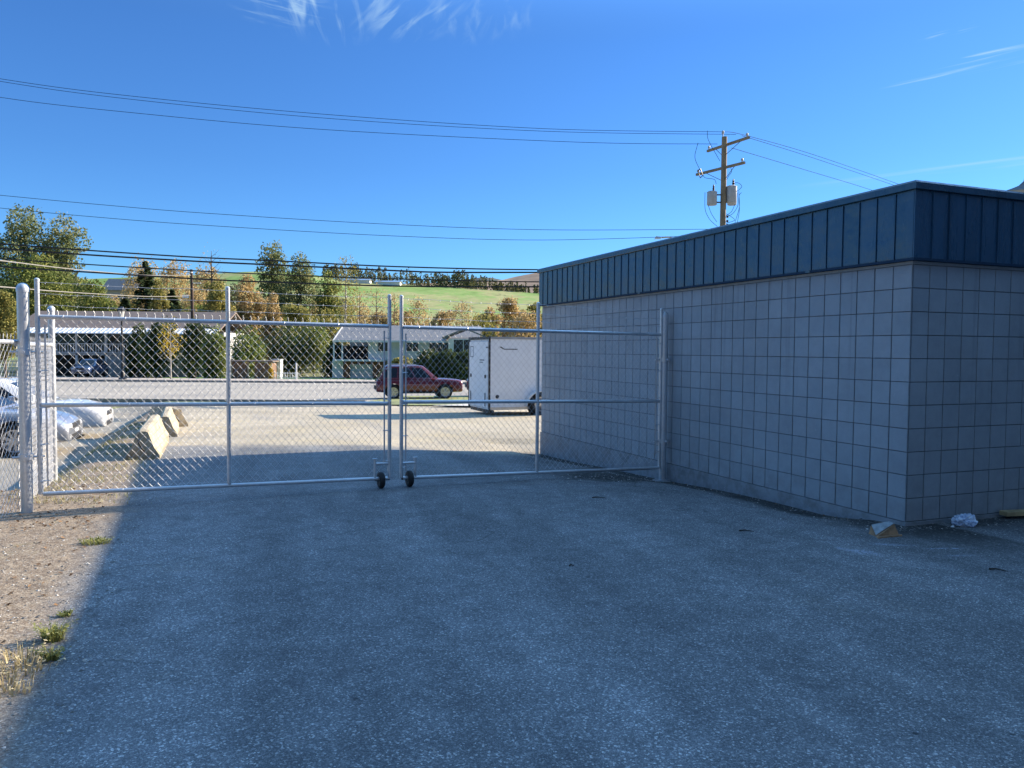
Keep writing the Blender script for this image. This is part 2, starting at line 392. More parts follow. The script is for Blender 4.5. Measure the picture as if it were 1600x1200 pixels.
def mat_block(name, base, dirt=.25):
    t = NT(name); p = t.pos(); z = t.sep(p)[2]
    v = t.mr(t.attr(), 0, 1, .94, 1.05, False)
    nz = t.noise(p, .8, 5, .6); f = t.noise(p, 220, 2, .6)
    c = t.mix(1.0, base, v, 'MULTIPLY')
    c = t.mix(1.0, c, t.mr(nz, .3, .7, .92, 1.06), 'MULTIPLY')
    c = t.mix(1.0, c, t.mr(t.noise(p, 9, 4, .7), .3, .7, .95, 1.04), 'MULTIPLY')
    # repainted patches with a shape of their own
    rp = t.mr(t.noise(p, .55, 2, .4, .3), .60, .615, 0, .35)
    c = t.mix(rp, c, t.mix(1.0, base, (.88, .92, .96), 'MULTIPLY'))
    # splash dirt near the ground, run-off streaks from the flashing, scuffs
    c = t.mix(t.ma('MULTIPLY', t.mr(z, .50, -.05), t.mr(t.noise(p, 6, 5, .7), .38, .68, 0, dirt)), c, (.13, .12, .10))
    st = t.n('ShaderNodeMapping'); st.inputs['Scale'].default_value = (9, 9, .35); t.l(p, st.inputs[0])
    run = t.ma('MULTIPLY', t.mr(t.noise(st.outputs[0], 1, 5, .65), .55, .72, 0, .32), t.mr(z, .9, 2.2, .25, 1))
    c = t.mix(run, c, (.11, .115, .12))
    sc = t.mr(t.noise(p, 17, 3, .6, 1.2), .70, .74, 0, .35)
    c = t.mix(sc, c, (.50, .52, .54))
    t.set(Base_Color=c, Roughness=.78); t.b.inputs['Specular IOR Level'].default_value = .3
    h = t.ma('ADD', f, t.ma('MULTIPLY', t.noise(p, 55, 3, .6), .8))
    b1 = t.bump(h, .7, .004)
    t.l(t.bump(t.noise(p, 3.2, 3, .5), .35, .03, b1), t.b.inputs['Normal'])
    return t.m

def mat_galv(name, c=(.55, .57, .59), rough=.38, metal=.85):
    t = NT(name); p = t.obj()
    v = t.sep(t.vor(p, 60, out='Color'))[0]; nz = t.noise(p, 4, 4)
    cc = t.mix(1.0, c, t.mr(v, 0, 1, .95, 1.04, False), 'MULTIPLY'); cc = t.mix(1.0, cc, t.mr(nz, .3, .7, .92, 1.06), 'MULTIPLY')
    m = t.set(Base_Color=cc, Roughness=t.mr(nz, .3, .7, rough*.8, rough*1.3), Metallic=metal)
    t.l(t.bump(t.noise(p, 90, 3), .12, .002), t.b.inputs['Normal'])
    return m

def mat_leaf(name, cols, trans=.35, nscale=.35):
    # cols: list of colours spread over clumps and leaves
    t = NT(name)
    g = t.n('ShaderNodeNewGeometry'); rnd = g.outputs['Random Per Island']
    nz = t.noise(g.outputs['Position'], nscale, 3, .6)
    f = t.ma('ADD', t.ma('MULTIPLY', nz, .75), t.ma('MULTIPLY', rnd, .35))
    n = len(cols)
    c = t.ramp(f, [(.25+.6*i/(max(1, n-1)), cc) for i, cc in enumerate(cols)])
    c = t.mix(1.0, c, t.mr(rnd, 0, 1, .7, 1.3, False), 'MULTIPLY')
    t.set(Base_Color=c, Roughness=.75); t.b.inputs['Specular IOR Level'].default_value = .2
    tr = t.n('ShaderNodeBsdfTranslucent'); t.l(c, tr.inputs[0])
    mx = t.n('ShaderNodeMixShader'); mx.inputs[0].default_value = trans
    t.l(t.b.outputs[0], mx.inputs[1]); t.l(tr.outputs[0], mx.inputs[2]); t.l(mx.outputs[0], t.out.inputs[0])
    return t.m

M = {}
M['ground'] = mat_ground()
M['block'] = mat_block('block_paint', (.335, .365, .39))
M['mortar'] = simple('mortar', (.15, .165, .18), .9)
M['plinth'] = mat_block('plinth_concrete', (.30, .32, .34), .5)
def mat_metal_blue(name, base):
    t = NT(name); p = t.pos()
    st = t.n('ShaderNodeMapping'); st.inputs['Scale'].default_value = (5, 5, .7); t.l(p, st.inputs[0])
    nz = t.noise(st.outputs[0], 1.2, 4, .6)
    c = t.mix(1.0, base, t.mr(nz, .3, .7, .85, 1.15), 'MULTIPLY')
    c = t.mix(1.0, c, t.mr(t.attr(), 0, 1, .93, 1.07, False), 'MULTIPLY')
    t.set(Base_Color=c, Roughness=t.mr(nz, .3, .7, .22, .34)); t.b.inputs['Specular IOR Level'].default_value = .6
    dr = t.n('ShaderNodeMapping'); dr.inputs['Scale'].default_value = (14, 14, .5); t.l(p, dr.inputs[0])
    c = t.mix(t.mr(t.noise(dr.outputs[0], 1, 5, .7), .56, .74, 0, .30), c, (.09, .12, .14))
    c = t.mix(t.mr(t.noise(p, 26, 4, .7), .64, .70, 0, .3), c, (.16, .17, .17))
    t.set(Base_Color=c)
    t.l(t.bump(t.noise(p, 3.0, 3), .6, .03), t.b.inputs['Normal'])
    return t.m
M['fascia'] = mat_metal_blue('blue_sheet_metal', (.018, .068, .125))
M['cap'] = mat_metal_blue('blue_flashing', (.02, .065, .11))
M['roof'] = simple('roof_membrane', (.2, .2, .2), .9)
M['galv'] = mat_galv('galvanised_pipe', (.62, .64, .66), .38, .6)
M['wire'] = mat_galv('galvanised_wire', (.58, .59, .60), .5, .4)
M['rubber'] = simple('rubber', (.015, .015, .016), .7, bump=.3)
M['steel_dark'] = simple('dark_steel', (.035, .033, .033), .5, .3)
def mat_conc():
    t = NT('weathered_concrete'); p = t.obj()
    c = t.ramp(t.noise(p, 4, 6, .7), [(.3, (.22, .18, .12)), (.48, (.40, .335, .23)), (.62, (.50, .42, .29)), (.8, (.56, .48, .35))])
    c = t.mix(t.mr(t.noise(p, 30, 4, .7), .60, .68, 0, .6), c, (.13, .11, .08))
    c = t.mix(t.mr(t.sep(p)[2], .16, -.02, 0, .5), c, (.20, .16, .10))
    t.set(Base_Color=c, Roughness=.95)
    b1 = t.bump(t.noise(p, 60, 4, .7), .5, .005); t.l(t.bump(t.noise(p, 7, 3, .6), .25, .02, b1), t.b.inputs['Normal'])
    return t.m
M['conc'] = mat_conc()
M['conc_pale'] = simple('pale_concrete', (.50, .48, .43), .9, var=.2, scale=9, bump=.6, bscale=40)
M['asphalt_road'] = simple('road_asphalt', (.32, .29, .24), .9, var=.12, scale=.25)
M['pave'] = simple('pavement', (.42, .36, .30), .9, var=.12, scale=.6)
M['kerb'] = simple('kerb_concrete', (.33, .30, .27), .9, var=.15, scale=.7)
M['lawn'] = simple('lawn_grass', (.13, .26, .045), .95, var=.25, scale=1.2)
M['verge'] = simple('verge_grass', (.24, .26, .10), .95, var=.4, scale=2)
M['white'] = simple('white_paint', (.72, .73, .73), .5, var=.05)
M['white_rough'] = simple('white_siding', (.76, .77, .79), .7, var=.06)
M['trailer_white'] = simple('white_trailer_skin', (.80, .83, .87), .4, var=.03)
M['alu'] = simple('aluminium_trim', (.5, .5, .5), .35, .8)
M['glass'] = simple('dark_glass', (.015, .018, .022), .08, spec=.8)
M['tyre'] = simple('tyre', (.018, .018, .019), .8)
M['rim'] = simple('alloy', (.55, .55, .56), .3, .8)
M['plastic'] = simple('dark_trim', (.025, .025, .027), .6)
M['red_lens'] = simple('red_lens', (.45, .01, .01), .15)
M['amber'] = simple('amber_lens', (.7, .22, .02), .2)
M['lamp_lens'] = simple('clear_lens', (.55, .57, .6), .1)
M['maroon'] = simple('maroon_paint', (.15, .010, .012), .28, .15, .05, coat=1)
M['car_white'] = simple('white_car_paint', (.74, .75, .76), .3, 0, .03, coat=1)
M['car_silver'] = simple('silver_car_paint', (.42, .43, .46), .32, .5, .03, coat=1)
M['car_blue'] = simple('blue_car_paint', (.04, .07, .16), .3, .2, .03, coat=1)
M['shingle_brown'] = simple('brown_shingles', (.20, .155, .13), .9, var=.15, scale=3, bump=.4, bscale=12)
M['shingle_grey'] = simple('grey_shingles', (.20, .205, .215), .9, var=.15, scale=3, bump=.4, bscale=12)
M['stucco_grey'] = simple('grey_stucco', (.46, .46, .45), .85, var=.08)
M['shade_in'] = simple('recess_shade', (.03, .028, .026), .9)  # near-black colour painted for the shade inside openings
M['brick'] = simple('brown_brick', (.26, .11, .06), .85, var=.3, scale=6)
M['wood_brown'] = simple('brown_wood', (.20, .12, .08), .85, var=.25, scale=2)
M['wood_pole'] = simple('pole_wood', (.24, .19, .12), .85, var=.25, scale=1.2, bump=.4, bscale=8)
M['wood_pole_dark'] = simple('dark_pole_wood', (.07, .045, .035), .85, var=.25, scale=1.2)
M['cable'] = simple('black_cable', (.012, .012, .014), .6)
M['cable_grey'] = simple('grey_wire', (.015, .018, .024), .9, spec=.1)
M['cable_white'] = simple('pale_wire', (.22, .21, .19), .8)
M['transf'] = simple('transformer_paint', (.42, .44, .46), .5, .1)
M['black_iron'] = simple('black_iron', (.015, .015, .017), .45)
M['lamp_glass'] = simple('frosted_glass', (.6, .6, .57), .3)
M['bark'] = simple('bark', (.16, .125, .095), .9, var=.3, scale=3)
M['bark_pale'] = simple('pale_bark', (.42, .39, .34), .9, var=.3, scale=2)
M['twig'] = simple('twigs', (.17, .12, .085), .9, var=.3, scale=2)

# ------------------------------------------------------------------ near ground
def grid_sheet(name, xs, ys, zf, mat):
    b = MB(); nx = len(xs)
    b.v = [(x, y, zf(x, y)) for y in ys for x in xs]
    for j in range(len(ys)-1):
        for i in range(nx-1):
            b.f.append([j*nx+i, j*nx+i+1, (j+1)*nx+i+1, (j+1)*nx+i]); b.c.append(.5); b.mi.append(0)
    return setp(b.build(name, mat, smooth=True), kind='structure')
def frange(a, b, s):
    n = max(1, int(round((b-a)/s))); return [a+(b-a)*i/n for i in range(n+1)]
xs = frange(-400, -60, 34)[:-1]+frange(-60, -14, 2)[:-1]+frange(-14, 8, .2)[:-1]+frange(8, 60, 2)[:-1]+frange(60, 400, 34)
ys = frange(-40, -4, 3)[:-1]+frange(-4, 20, .2)[:-1]+frange(20, 40, .5)[:-1]+frange(40, 180, 5)
grid_sheet('ground', xs, ys, gz, M['ground'])

# strips beyond the lot (the ground is level across there)
def strip(name, y0, y1, off, mat, x0=-220, x1=220):
    yl = sorted({y0, y1}|{y for y in ys if y0 < y < y1}); xl = [x for x in xs if x0 < x < x1]; xl = [x0]+xl+[x1]
    return grid_sheet(name, xl, yl, lambda x, y: gz(x, y)+off, mat)
strip('road', 33.2, 61.8, .012, M['asphalt_road'])
# kerbs: raised bodies with a front face
def kerb(name, y0, y1, h, mat, x0=-220, x1=220):
    b = MB(); z0 = gz(0, (y0+y1)/2)
    n = 44
    for i in range(n):
        a = lerp(x0, x1, i/n); c = lerp(x0, x1, (i+1)/n)-.02
        b.box(((a+c)/2, (y0+y1)/2, z0-.1+(h+.1)/2), (c-a, y1-y0, h+.1))
    return setp(b.build(name, mat), kind='structure')
kerb('kerb', 61.8, 62.1, .17, M['kerb'])
kerb('kerb', 32.9, 33.2, .14, M['kerb'], -220, -6.2)
b = MB(); z0 = gz(0, 62.2); b.box((0, 64.2, z0+.02), (440, 4.2, .26)); setp(b.build('pavement', M['pave']), kind='structure')
# lawn beyond the pavement
strip('lawn', 66.4, 79, .03, M['lawn'], -34, 12)
# paved driveway of the left house
strip('driveway', 66.4, 76, .06, M['pave'], -60, -37)
# patchy verge where the red car stands
def patch(name, pts, off, mat, seed=0):
    c = Vector((sum(p[0] for p in pts)/len(pts), sum(p[1] for p in pts)/len(pts), 0)); b = MB()
    n = 60; ring = []
    m = len(pts)
    for k in range(n):
        u = k/n*m; i = int(u) % m; f = u-int(u)
        q = Vector((lerp(pts[i][0], pts[(i+1) % m][0], f), lerp(pts[i][1], pts[(i+1) % m][1], f), 0))
        ring.append(c+(q-c)*(1+.10*noise.noise(Vector((k*.55, seed, 0)))))
    b.v = []
    rings = 8
    for r in range(rings+1):
        for q in ring:
            w_ = c+(q-c)*(r/rings); b.v.append((w_.x, w_.y, gz(w_.x, w_.y)+off))
    for r in range(rings):
        for k in range(n):
            b.f.append([r*n+k, (r+1)*n+k, (r+1)*n+(k+1) % n, r*n+(k+1) % n]); b.c.append(.5); b.mi.append(0)
    return setp(b.build(name, mat, smooth=True), kind='structure')
patch('verge', [(-6.4, 31.0), (-4, 30), (3, 29.5), (9, 32), (9, 40), (-1, 43), (-6.3, 43)], .045, M['verge'], 2)
patch('gravel_patch', [(-3, 29.0), (1.5, 28.0), (3, 31), (-1, 33)], .075, M['conc_pale'], 5)
patch('verge', [(-19, 30.5), (-10, 30.2), (-9, 32.7), (-19.5, 32.8)], .03, M['verge'], 9)

# ------------------------------------------------------------------ hills
def hill(name, x0, x1, nx, y0, y1, ny, f, mat):
    xs_ = frange(x0, x1, (x1-x0)/nx); ys_ = frange(y0, y1, (y1-y0)/ny)
    return grid_sheet(name, xs_, ys_, f, mat)
def ridge_y(px):  # photograph row of the field's far edge
    pts = [(-400, 436), (150, 436), (300, 430), (400, 424), (480, 427), (540, 440), (600, 443), (700, 449), (848, 459), (1200, 470), (2000, 480)]
    for (a, ya), (b, yb) in zip(pts, pts[1:]):
        if px <= b: return lerp(ya, yb, max(0, (px-a)/(b-a)))
    return pts[-1][1]
HD = 640.0
def hz(x, y):
    px = 800+x/y*F_PX
    top = CAMZ+(547+(px-800)*.0072-ridge_y(px))*HD/F_PX
    t = (y-175)/(HD-175)
    z = -1.5+(top+1.5)*(max(0, t)**1.15 if t <= 1 else 1+0*t)
    if t > 1: z = top-(y-HD)*.03
    return z+3.0*noise.noise(Vector((x*.008, y*.008, 3)))*min(1, max(0, t*2))*max(0, min(1, (1.02-t)*6))+ (1.0*noise.noise(Vector((x*.03, y*.03, 7))) if 0 < t < .97 else 0)
def mat_hill():
    t = NT('hill_pasture'); p = t.pos()
    mp = t.n('ShaderNodeMapping'); mp.inputs['Scale'].default_value = (1, .35, 1); mp.inputs['Rotation'].default_value = (0, 0, .35); t.l(p, mp.inputs[0])
    a = t.noise(mp.outputs[0], .02, 5, .65); f = t.noise(p, .15, 4, .6)
    c = t.ramp(a, [(.3, (.14, .23, .055)), (.45, (.20, .30, .085)), (.54, (.32, .31, .14)), (.64, (.20, .29, .085)), (.8, (.12, .20, .05))])
    c = t.mix(1.0, c, t.mr(f, .3, .7, .85, 1.15), 'MULTIPLY')
    fur = t.mr(t.noise(mp.outputs[0], .07, 3, .5, 1.0), .66, .7, 0, .6)
    c = t.mix(fur, c, (.06, .09, .03))
    t.set(Base_Color=c, Roughness=.95); t.b.inputs['Specular IOR Level'].default_value = .1
    return t.m
M['hill'] = mat_hill()
M['hill_brown'] = simple('brown_hillside', (.34, .22, .13), .95, var=.35, scale=.012)
M['mountain'] = simple('wooded_mountain', (.045, .06, .055), .95, var=.3, scale=.002)
hill('hill', -700, 700, 90, 175, 900, 60, hz, M['hill'])
def bh(x, y):
    px = 800+x/y*F_PX
    prof = [(500, 446), (700, 442), (775, 439), (810, 431), (848, 423), (920, 412), (1100, 405), (1400, 430), (2000, 450)]
    yy = 446
    for (a, ya), (b_, yb) in zip(prof, prof[1:]):
        if a <= px <= b_: yy = lerp(ya, yb, (px-a)/(b_-a))
    top = (547-yy)*2000/F_PX
    t = (y-1200)/800
    return top*(t if t < 1 else 1)-(0 if t < 1 else (t-1)*60)+8*noise.noise(Vector((x*.006, y*.006, 1)))*min(1, max(0, t))
hill('brown_hill', -700, 2200, 90, 1200, 2400, 30, bh, M['hill_brown'])
def mh(x, y):
    px = 800+x/y*F_PX
    prof = [(-2000, 440), (0, 445), (600, 445), (715, 442), (735, 437), (760, 434.5), (778, 437), (800, 443), (2500, 440)]
    yy = 445
    for (a, ya), (b_, yb) in zip(prof, prof[1:]):
        if a <= px <= b_: yy = lerp(ya, yb, (px-a)/(b_-a))
    return (547-yy)*9000/F_PX*(max(0, (y-7000)/2000) if y < 9000 else 1)+25*noise.noise(Vector((x*.0012, y*.0012, 5)))
hill('mountain', -9000, 9000, 150, 7000, 10000, 12, mh, M['mountain'])

# ------------------------------------------------------------------ block building
S = 0.2032
def block_wall(b, origin, du, nrm, ncol, nrow, end_len, score):
    # proud block faces over a recessed mortar plane; du along, nrm outward
    for r in range(nrow):
        x = 0.0; k = 0
        while k < ncol:
            wid = S
            real = ((k + r) % 2 == 0)
            span = 1
            if score and not real and random.random() < 0.0: pass
            if score and real and k > 4 and random.random() < score and k+1 < ncol:
                span = 2
            u0 = k*S; u1 = min((k+span)*S, end_len)
            if u1-u0 < .02: break
            jl = .0056 if real else .0040
            jr = .0056 if ((k+span+r) % 2 == 0) else .0040
            z0 = r*S+.0035; z1 = (r+1)*S-.0035
            if r == nrow-1: z1 = (r+1)*S-.004
            a0 = u0+(jl if k else 0); a1 = u1-(jr if u1 < end_len-.001 else 0)
            c = .0022; dpt = .0125
            def P(u, z, d): return origin+du*u+nrm*d+Vector((0, 0, z))
            back = [P(a0, z0, -dpt), P(a1, z0, -dpt), P(a1, z1, -dpt), P(a0, z1, -dpt)]
            midr = [P(a0, z0, -c), P(a1, z0, -c), P(a1, z1, -c), P(a0, z1, -c)]
            fr = [P(a0+c, z0+c, 0), P(a1-c, z0+c, 0), P(a1-c, z1-c, 0), P(a0+c, z1-c, 0)]
            fs = []
            for q in range(4):
                q2 = (q+1) % 4
                fs += [(q, q2, 4+q2, 4+q), (4+q, 4+q2, 8+q2, 8+q)]
            fs.append((8, 9, 10, 11))
            b.add(back+midr+fr, fs, random.random())
            k += span
NCOL = 39; LEN1 = 38.8*S; LEN2 = 15.0; NROW = 11
bld = thing('block_building', (CORNER.x, CORNER.y, 0), 0, 'grey painted block building with a blue metal fascia, right of the gate', 'building')
def L_(v): return v  # geometry below is in building-local coordinates
O0 = Vector((0, 0, 0))
b = MB()
block_wall(b, O0.copy(), E1, -E2, NCOL, NROW, LEN1, 0)
o1 = b.build('block_facing', M['block'], bld, fix=False); o1['label'] = 'long block wall of square scored blocks'
b = MB()
block_wall(b, O0.copy(), E2, -E1, int(LEN2/S), NROW, LEN2, .35)
o2 = b.build('block_facing', M['block'], bld); o2['label'] = 'shorter dark end wall of scored blocks'
# normals outward check
for o in (o1, o2):
    bm = bmesh.new(); bm.from_mesh(o.data)
    want = -E2 if o is o1 else -E1
    for f in bm.faces:
        f.normal_update()
    bad = [f for f in bm.faces if f.normal.dot(want) < -0.2]
    bmesh.ops.reverse_faces(bm, faces=bad); bm.to_mesh(o.data); bm.free()
def obox(b, a0, a1, c0, c1, z0, z1, col=.5):
    # box in wall axes: a along E1, c along E2
    p = [E1*a+E2*c for a, c in ((a0, c0), (a0, c1), (a1, c1), (a1, c0))]
    b.hexa([Vector((q.x, q.y, z0)) for q in p]+[Vector((q.x, q.y, z1)) for q in p], col)
b = MB(); obox(b, .0115, LEN1-.006, .0115, LEN2, -.6, 2.26); b.build('wall_core', M['mortar'], bld, fix=True)
b = MB(); obox(b, -.012, LEN1+.012, -.014, LEN2, -.9, -.004); b.build('foundation', M['plinth'], bld, fix=True)
# soffit band between blocks and fascia
b = MB(); obox(b, -.0, LEN1, -.0, LEN2, 2.2352+.002, 2.262); b.build('top_course', M['block'], bld, fix=True)
FO = .045   # fascia stands proud of the wall
b = MB(); obox(b, -FO, LEN1+FO, -FO, LEN2, 2.266, 2.862, .5)
# standing seams, and thin pans between them with slight tint differences
def seam(b, a, c, da, dc, nrm):
    pass
SP = .2
k = 1
while k*SP < LEN1+FO:
    a = -FO+k*SP; w_ = .004+.001*random.random(); tw = random.uniform(-.004, .004)
    p = [(a-w_, -FO-.012), (a+w_, -FO-.012), (a+w_, -FO), (a-w_, -FO)]
    b.hexa([(E1*(x)+E2*y)+Vector((0, 0, 2.285)) for x, y in p]+[(E1*(x+tw)+E2*y)+Vector((0, 0, 2.85)) for x, y in p], .3)
    pn = MB()
    obox(b, a-SP+.012, a-.012, -FO-.0015-.0015*random.random(), -FO, 2.292, 2.848, random.random())
    k += 1
k = 1
while k*SP < LEN2:
    c = -FO+k*SP; w_ = .0045; tw = random.uniform(-.004, .004)
    p = [(-FO-.012, c-w_), (-FO-.012, c+w_), (-FO, c+w_), (-FO, c-w_)]
    b.hexa([(E1*x+E2*y)+Vector((0, 0, 2.285)) for x, y in p]+[(E1*x+E2*(y+tw))+Vector((0, 0, 2.85)) for x, y in p], .3)
    k += 1
b.build('fascia', M['fascia'], bld, fix=True)
# drip flashing under the fascia and cap above
b = MB()
obox(b, -FO-.012, LEN1+FO+.012, -FO-.012, -.001, 2.262, 2.284); obox(b, -FO-.012, -.001, -.001, LEN2, 2.262, 2.284)
b.build('drip_flashing', simple('drip_paint', (.02, .045, .08), .85, spec=.2), bld, fix=True)
b = MB()
def cap_run(b, horizontal, length):
    # sloping coping profile: outer lip, small drop, inward slope
    prof = [(-FO-.026, 2.858), (-FO-.030, 2.862), (-FO-.030, 2.915), (-FO-.018, 2.932), (.14, 2.952), (.14, 2.86)]
    return prof
# long run and short run mitred at the corner
def mitre(b, prof, A, B, La, Lb):
    n = len(prof); vs = []
    for o, z in prof: vs.append(A*(La)+B*o+Vector((0, 0, z)))
    for o, z in prof: vs.append(A*o+B*o+Vector((0, 0, z)))
    for o, z in prof: vs.append(A*o+B*(Lb)+Vector((0, 0, z)))
    fs = []
    for q in range(n-1):
        fs += [(q, q+1, n+q+1, n+q), (n+q, n+q+1, 2*n+q+1, 2*n+q)]
    fs += [tuple(range(n)), tuple(range(2*n, 3*n))]
    b.add(vs, fs)
mitre(b, cap_run(b, 0, 0), E1, E2, LEN1+FO+.03, LEN2)
obox(b, LEN1+FO-.15, LEN1+FO+.03, .141, LEN2, 2.86, 2.945)
b.build('roof_coping', M['cap'], bld, fix=True)
b = MB(); obox(b, .15, LEN1-.12, .15, LEN2, 2.5, 2.7); b.build('roof', M['roof'], bld, fix=True)
# small things that tell the sheet metal is real: lap joint of the flashing
for a_ in (1.16, 4.4):
    b = MB(); obox(b, a_, a_+.06, -FO-.017, -FO-.0125, 2.262, 2.286); b.build('flashing_lap', M['cap'], bld, fix=True)

# taller wing to the right, out of the picture: it throws the shade over the yard
wing = thing('block_building', wp(-18, 3.4), 0, 'taller grey block building standing right of the yard, outside the picture', 'building')
b = MB(); obox(b, 0, 19.0, 0, 12, -.5, 4.48); b.build('wall', M['block'], wing, fix=True)
b = MB(); obox(b, -.05, 19.0, -.05, 12, 4.485, 4.56); b.build('roof', M['cap'], wing, fix=True)

rear = thing('block_building', wp(-15.5, -14), 0, 'unseen grey block building added behind the camera to darken the short wall', 'building')  # unseen block added so the short wall gets less sky light
b = MB(); obox(b, 0, 7.0, 0, 17.3, -.5, 4.8); b.build('wall', M['block'], rear, fix=True)
b = MB(); obox(b, -.05, 7.05, -.05, 17.3, 4.81, 4.9); b.build('roof', M['cap'], rear, fix=True)
# ------------------------------------------------------------------ chain link
def fabric(b, P0, du, width, h, zig=.0368, r=.00165, top_spike=.05, zslope=0.0, nrm=None):
    # strands zigzag between columns; P0 is the lower corner
    nrm = nrm or Vector((du.y, -du.x, 0))
    zv = zig*1.14; n = int(width/zig); rows = int(h/zv)
    for i in range(n):
        pts = []
        for j in range(rows+1):
            c = i if (j+i) % 2 == 0 else i+1
            off = .0022*(1 if (j % 2 == 0) else -1)
            u = c*zig
            pts.append(P0+du*u+nrm*off+Vector((0, 0, j*zv+zslope*u)))
        # twisted barb ends at top
        last = pts[-1]
        if top_spike and (rows+i) % 2 == 0:
            pts.append(last+Vector((0, 0, top_spike*.5))+du*.004); pts.append(last+Vector((0, 0, top_spike))-du*.006)
        elif top_spike:
            pts.append(last+Vector((0, 0, top_spike*.8))-du*.010)
        b.tube(pts, r, 4, cap=False)
# left post (big), gate line
PL = Vector((*(at(40.5, 700, 7.0).xy), 0)); PR = Vector((*(at(1036.5, 650, 10.12).xy), 0))
def pipe_post(name, p, r, z0, z1, label, group=None, hinges=(), dirn=None, collar=True):
    t = thing(name, (p.x, p.y, z0), 0, label, 'gate post', group)
    b = MB(); b.tube([(0, 0, -.15), (0, 0, z1-z0-.03)], r, 24); b.build('pipe', M['galv'], t, smooth=True)
    b = MB(); b.lathe([(r+.004, z1-z0-.055), (r+.005, z1-z0-.02), (r*.95, z1-z0+.0), (r*.7, z1-z0+.018), (r*.3, z1-z0+.027), (.0005, z1-z0+.029)], n=24); b.build('dome_cap', M['galv'], t, smooth=True)
    for hz_ in hinges:
        b = MB(); b.lathe([(r+.001, hz_-z0-.028), (r+.013, hz_-z0-.028), (r+.013, hz_-z0+.028), (r+.001, hz_-z0+.028)], n=20)
        d = Vector(dirn)
        b.tube([d*(r+.0), d*(r+.10)], .008, 8); b.v = b.v
        # lugs and bolt on both sides
        q = len(b.v)
        side = Vector((d.y, -d.x, 0))
        b.tube([Vector((0, 0, hz_-z0))-d*(r)+side*.03, Vector((0, 0, hz_-z0))-d*(r+.055)+side*.02], .011, 8)
        b.tube([Vector((0, 0, hz_-z0))+side*(r+.0), Vector((0, 0, hz_-z0))+side*(r+.045)], .015, 8); b.tube([Vector((0, 0, hz_-z0))-side*(r+.0), Vector((0, 0, hz_-z0))-side*(r+.045)], .015, 8)
        b.tube([Vector((0, 0, hz_-z0))+d*r, Vector((0, 0, hz_-z0))+d*(r+.07)], .010, 8)
        b.tube([Vector((0, 0, hz_-z0-.05))+d*(r+.045), Vector((0, 0, hz_-z0+.03))+d*(r+.045)], .010, 8)
        # drop the stray first bolt at z=0 : move it up
        o = b.build('hinge', M['galv'], t, smooth=True)
        me = o.data
        for v in me.vertices:
            if v.co.z < .05 and hz_-z0 > .2: v.co.z += hz_-z0
    if collar:
        b = MB(); n = 26
        for k in range(n):
            pass
        rim = [(.17+.05*noise.noise(Vector((k*.7, r*50, 1))))*1.0 for k in range(n)]
        b.v = [(0, 0, .022)]+[(rim[k]*.75*math.cos(k*2*math.pi/n), rim[k]*.75*math.sin(k*2*math.pi/n), .016) for k in range(n)]+[(rim[k]*math.cos(k*2*math.pi/n), rim[k]*math.sin(k*2*math.pi/n), -.06) for k in range(n)]
        for k in range(n):
            k2 = (k+1) % n
            b.f += [[0, 1+k, 1+k2], [1+k, 1+n+k, 1+n+k2, 1+k2]]; b.c += [.5, .5]; b.mi += [0, 0]
        b.build('concrete_footing', M['conc_pale'] if p.x < 0 else M['plinth'], t, smooth=True)
    return t
GD = (PR-PL).normalized()
zl = gz(PL.x, PL.y); zr = gz(PR.x, PR.y)
pipe_post('gate_post', PL, .049, zl-.03, at(40, 447, 7.0).z, 'thick galvanised gate post with a domed cap at the left end of the gate', 'gate posts', (at(40, 550, 7).z, at(40, 714, 7).z), GD)
pipe_post('gate_post', PR, .047, zr, at(1037, 490, 10.12).z, 'galvanised gate post standing against the block wall', 'gate posts', (at(1037, 562, 10.12).z, at(1037, 689, 10.12).z), -GD)

